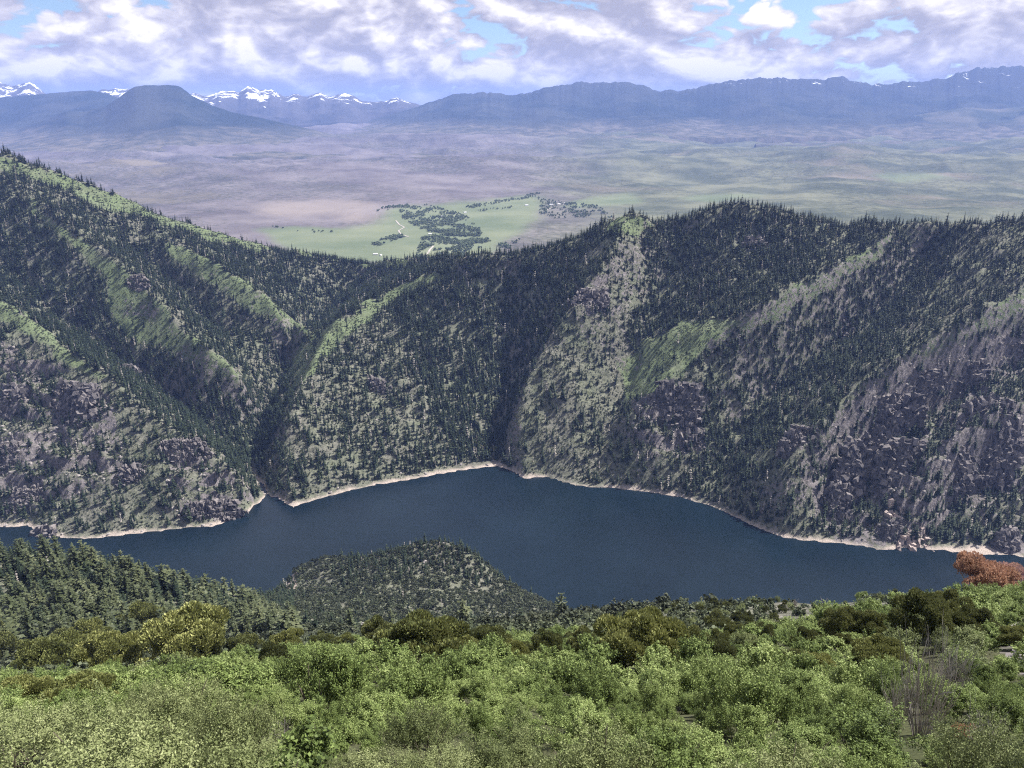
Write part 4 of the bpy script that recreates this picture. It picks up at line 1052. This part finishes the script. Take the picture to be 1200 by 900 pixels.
for poly, dn in GROVE:
    pl = np.array(poly, float); n = int(4200*dn*((pl[:, 0].max()-pl[:, 0].min())*(pl[:, 1].max()-pl[:, 1].min()))/3000)
    X = rs.uniform(pl[:, 0].min(), pl[:, 0].max(), n); Y = rs.uniform(pl[:, 1].min(), pl[:, 1].max(), n); k = inpoly(X, Y, poly)
    c = at_z(X[k], Y[k], 14.0); c[:, 2] = H(c[:, 0], c[:, 1]); c = c[fbm(c[:, 0], c[:, 1], 110, 3, seed=81)+.40*rs.random(len(c)) > .22]; PT.append(c)
PT = np.concatenate(PT); n = len(PT); s = 4.0+4.5*rs.random(n); print('grove', n)
CT = [shrub_foliage(900+i, 120, .26, hz=1.5, nl=9, m=M_COTTON, narrow=.8, shell=.6) for i in range(3)]
scatter('valley_woodland', PT, np.stack([s, s, s], 1), np.stack([0*s, 0*s, rs.random(n)*6.28], 1), rs.integers(0, 3, n), CT, 'dark cottonwood groves and tree lines in the green valley', 'woodland')
M_WALL = plain_mat('white_boards', (0.62, 0.60, 0.56), (0.74, 0.72, 0.68), .4); M_ROOF = plain_mat('metal_roof', (0.45, 0.45, 0.46), (0.60, 0.60, 0.60), .4)
def farm(X, Y, l, wd, h, rz, lab):
    c = at_z(X, Y, 14.0); z = float(H(c[0], c[1]))
    o = bpy.data.objects.new('farm_building', None); COL.objects.link(o); o.location = (c[0], c[1], z-.3); o.rotation_euler = (0, 0, rz); tag(o, lab, 'building', 'farm buildings in the valley')
    l, wd, h = l*.62, wd*.62, h*.7; a, b_ = l/2, wd/2
    V = [(-a,-b_,0),(a,-b_,0),(a,b_,0),(-a,b_,0),(-a,-b_,h),(a,-b_,h),(a,b_,h),(-a,b_,h),(-a,0,h+wd*.35),(a,0,h+wd*.35)]
    link('wall', mesh_np('farm_wall', V, [np.array([(0,1,5,4),(2,3,7,6)]), np.array([(0,4,8),(0,8,7),(0,7,3),(1,9,5),(1,6,9),(1,2,6)])], [M_WALL]), o)
    e = .8; zt = h+wd*.35+.15; V = [(-a-e,-b_-e,h-.2),(a+e,-b_-e,h-.2),(a+e,0,zt),(-a-e,0,zt),(-a-e,b_+e,h-.2),(a+e,b_+e,h-.2)]
    V = V+[(x, y, z_+.5) for x, y, z_ in V]
    link('roof', mesh_np('farm_roof', V, np.array([(0,1,2,3),(3,2,5,4),(6,9,8,7),(9,10,11,8),(0,6,7,1),(4,5,11,10),(1,7,8,2),(2,8,11,5),(0,3,9,6),(3,4,10,9)]), [M_ROOF]), o)
for a in [(440,297,26,12,6,.3,'white farm building below the left end of the groves'), (446,298,16,10,5,1.2,'small white shed beside the white farm building'), (517,254,30,14,7,.2,'pale barn on the edge of the dark grove'),
          (545,249,24,12,6,.6,'pale building in the meadow right of the grove'), (504,274,22,12,5,.1,'pale farm building between the groves'), (617,241,30,14,6,.4,'white building at the far end of the meadow'),
          (646,240,34,14,7,.2,'long white building by the valley lane'), (655,239,26,12,6,.2,'white building right of the long white building'), (662,238,22,12,6,.3,'white shed at the end of the valley lane')]: farm(*a)

# ------------------------------------------------------------------ the hazy air
HZ0, HZ1 = -80.0, 0.0
for o in COL.objects:
    if o.type == 'MESH' and o.get('category') == 'mountain':
        a = np.empty(len(o.data.vertices)*3, np.float32); o.data.vertices.foreach_get('co', a); a = a.reshape(-1, 3)
        HZ1 = max(HZ1, float(a[:, 2].max())); HZ0 = min(HZ0, float(a[:, 2].min())-2)
HZ1 = max(HZ1+15, CAMZ+60); print('haze top', HZ1, HZ0)
m, b = mat('hazy_air')
pv = b.n('ShaderNodeVolumePrincipled'); pv.inputs['Color'].default_value = (0.27, 0.40, 0.86, 1); pv.inputs['Density'].default_value = 4.0e-5
pv.inputs['Anisotropy'].default_value = 0.0
b.n('ShaderNodeOutputMaterial', Volume=pv.outputs[0])
X_, Ya, Yb = 52000.0, -4000.0, 42000.0
V = [(sx*X_, y, z) for z in (HZ0, HZ1) for y in (Ya, Yb) for sx in (-1, 1)]
hz = link('haze', mesh_np('haze', V, np.array([(0,2,3,1),(4,5,7,6),(0,1,5,4),(2,6,7,3),(0,4,6,2),(1,3,7,5)]), [m]))
tag(hz, 'thin blue haze filling the air over the valley', 'haze', kind='stuff')

# things that would share a label are told apart by their order from the left
NTH = [t.split()[0] for t in ORD]
bylab = {}
for o in COL.objects:
    if o.parent is None and o.get('label') and not o.get('kind'): bylab.setdefault(o['label'], []).append(o)
for lab, lst in bylab.items():
    if len(lst) > 1:
        lst.sort(key=lambda o: proj(np.array([o.location[:]]))[0][0])
        for k, o in enumerate(lst):
            if k < len(NTH) and len(lab.split()) <= 13: o['label'] = f'{lab}, {NTH[k]} from left'
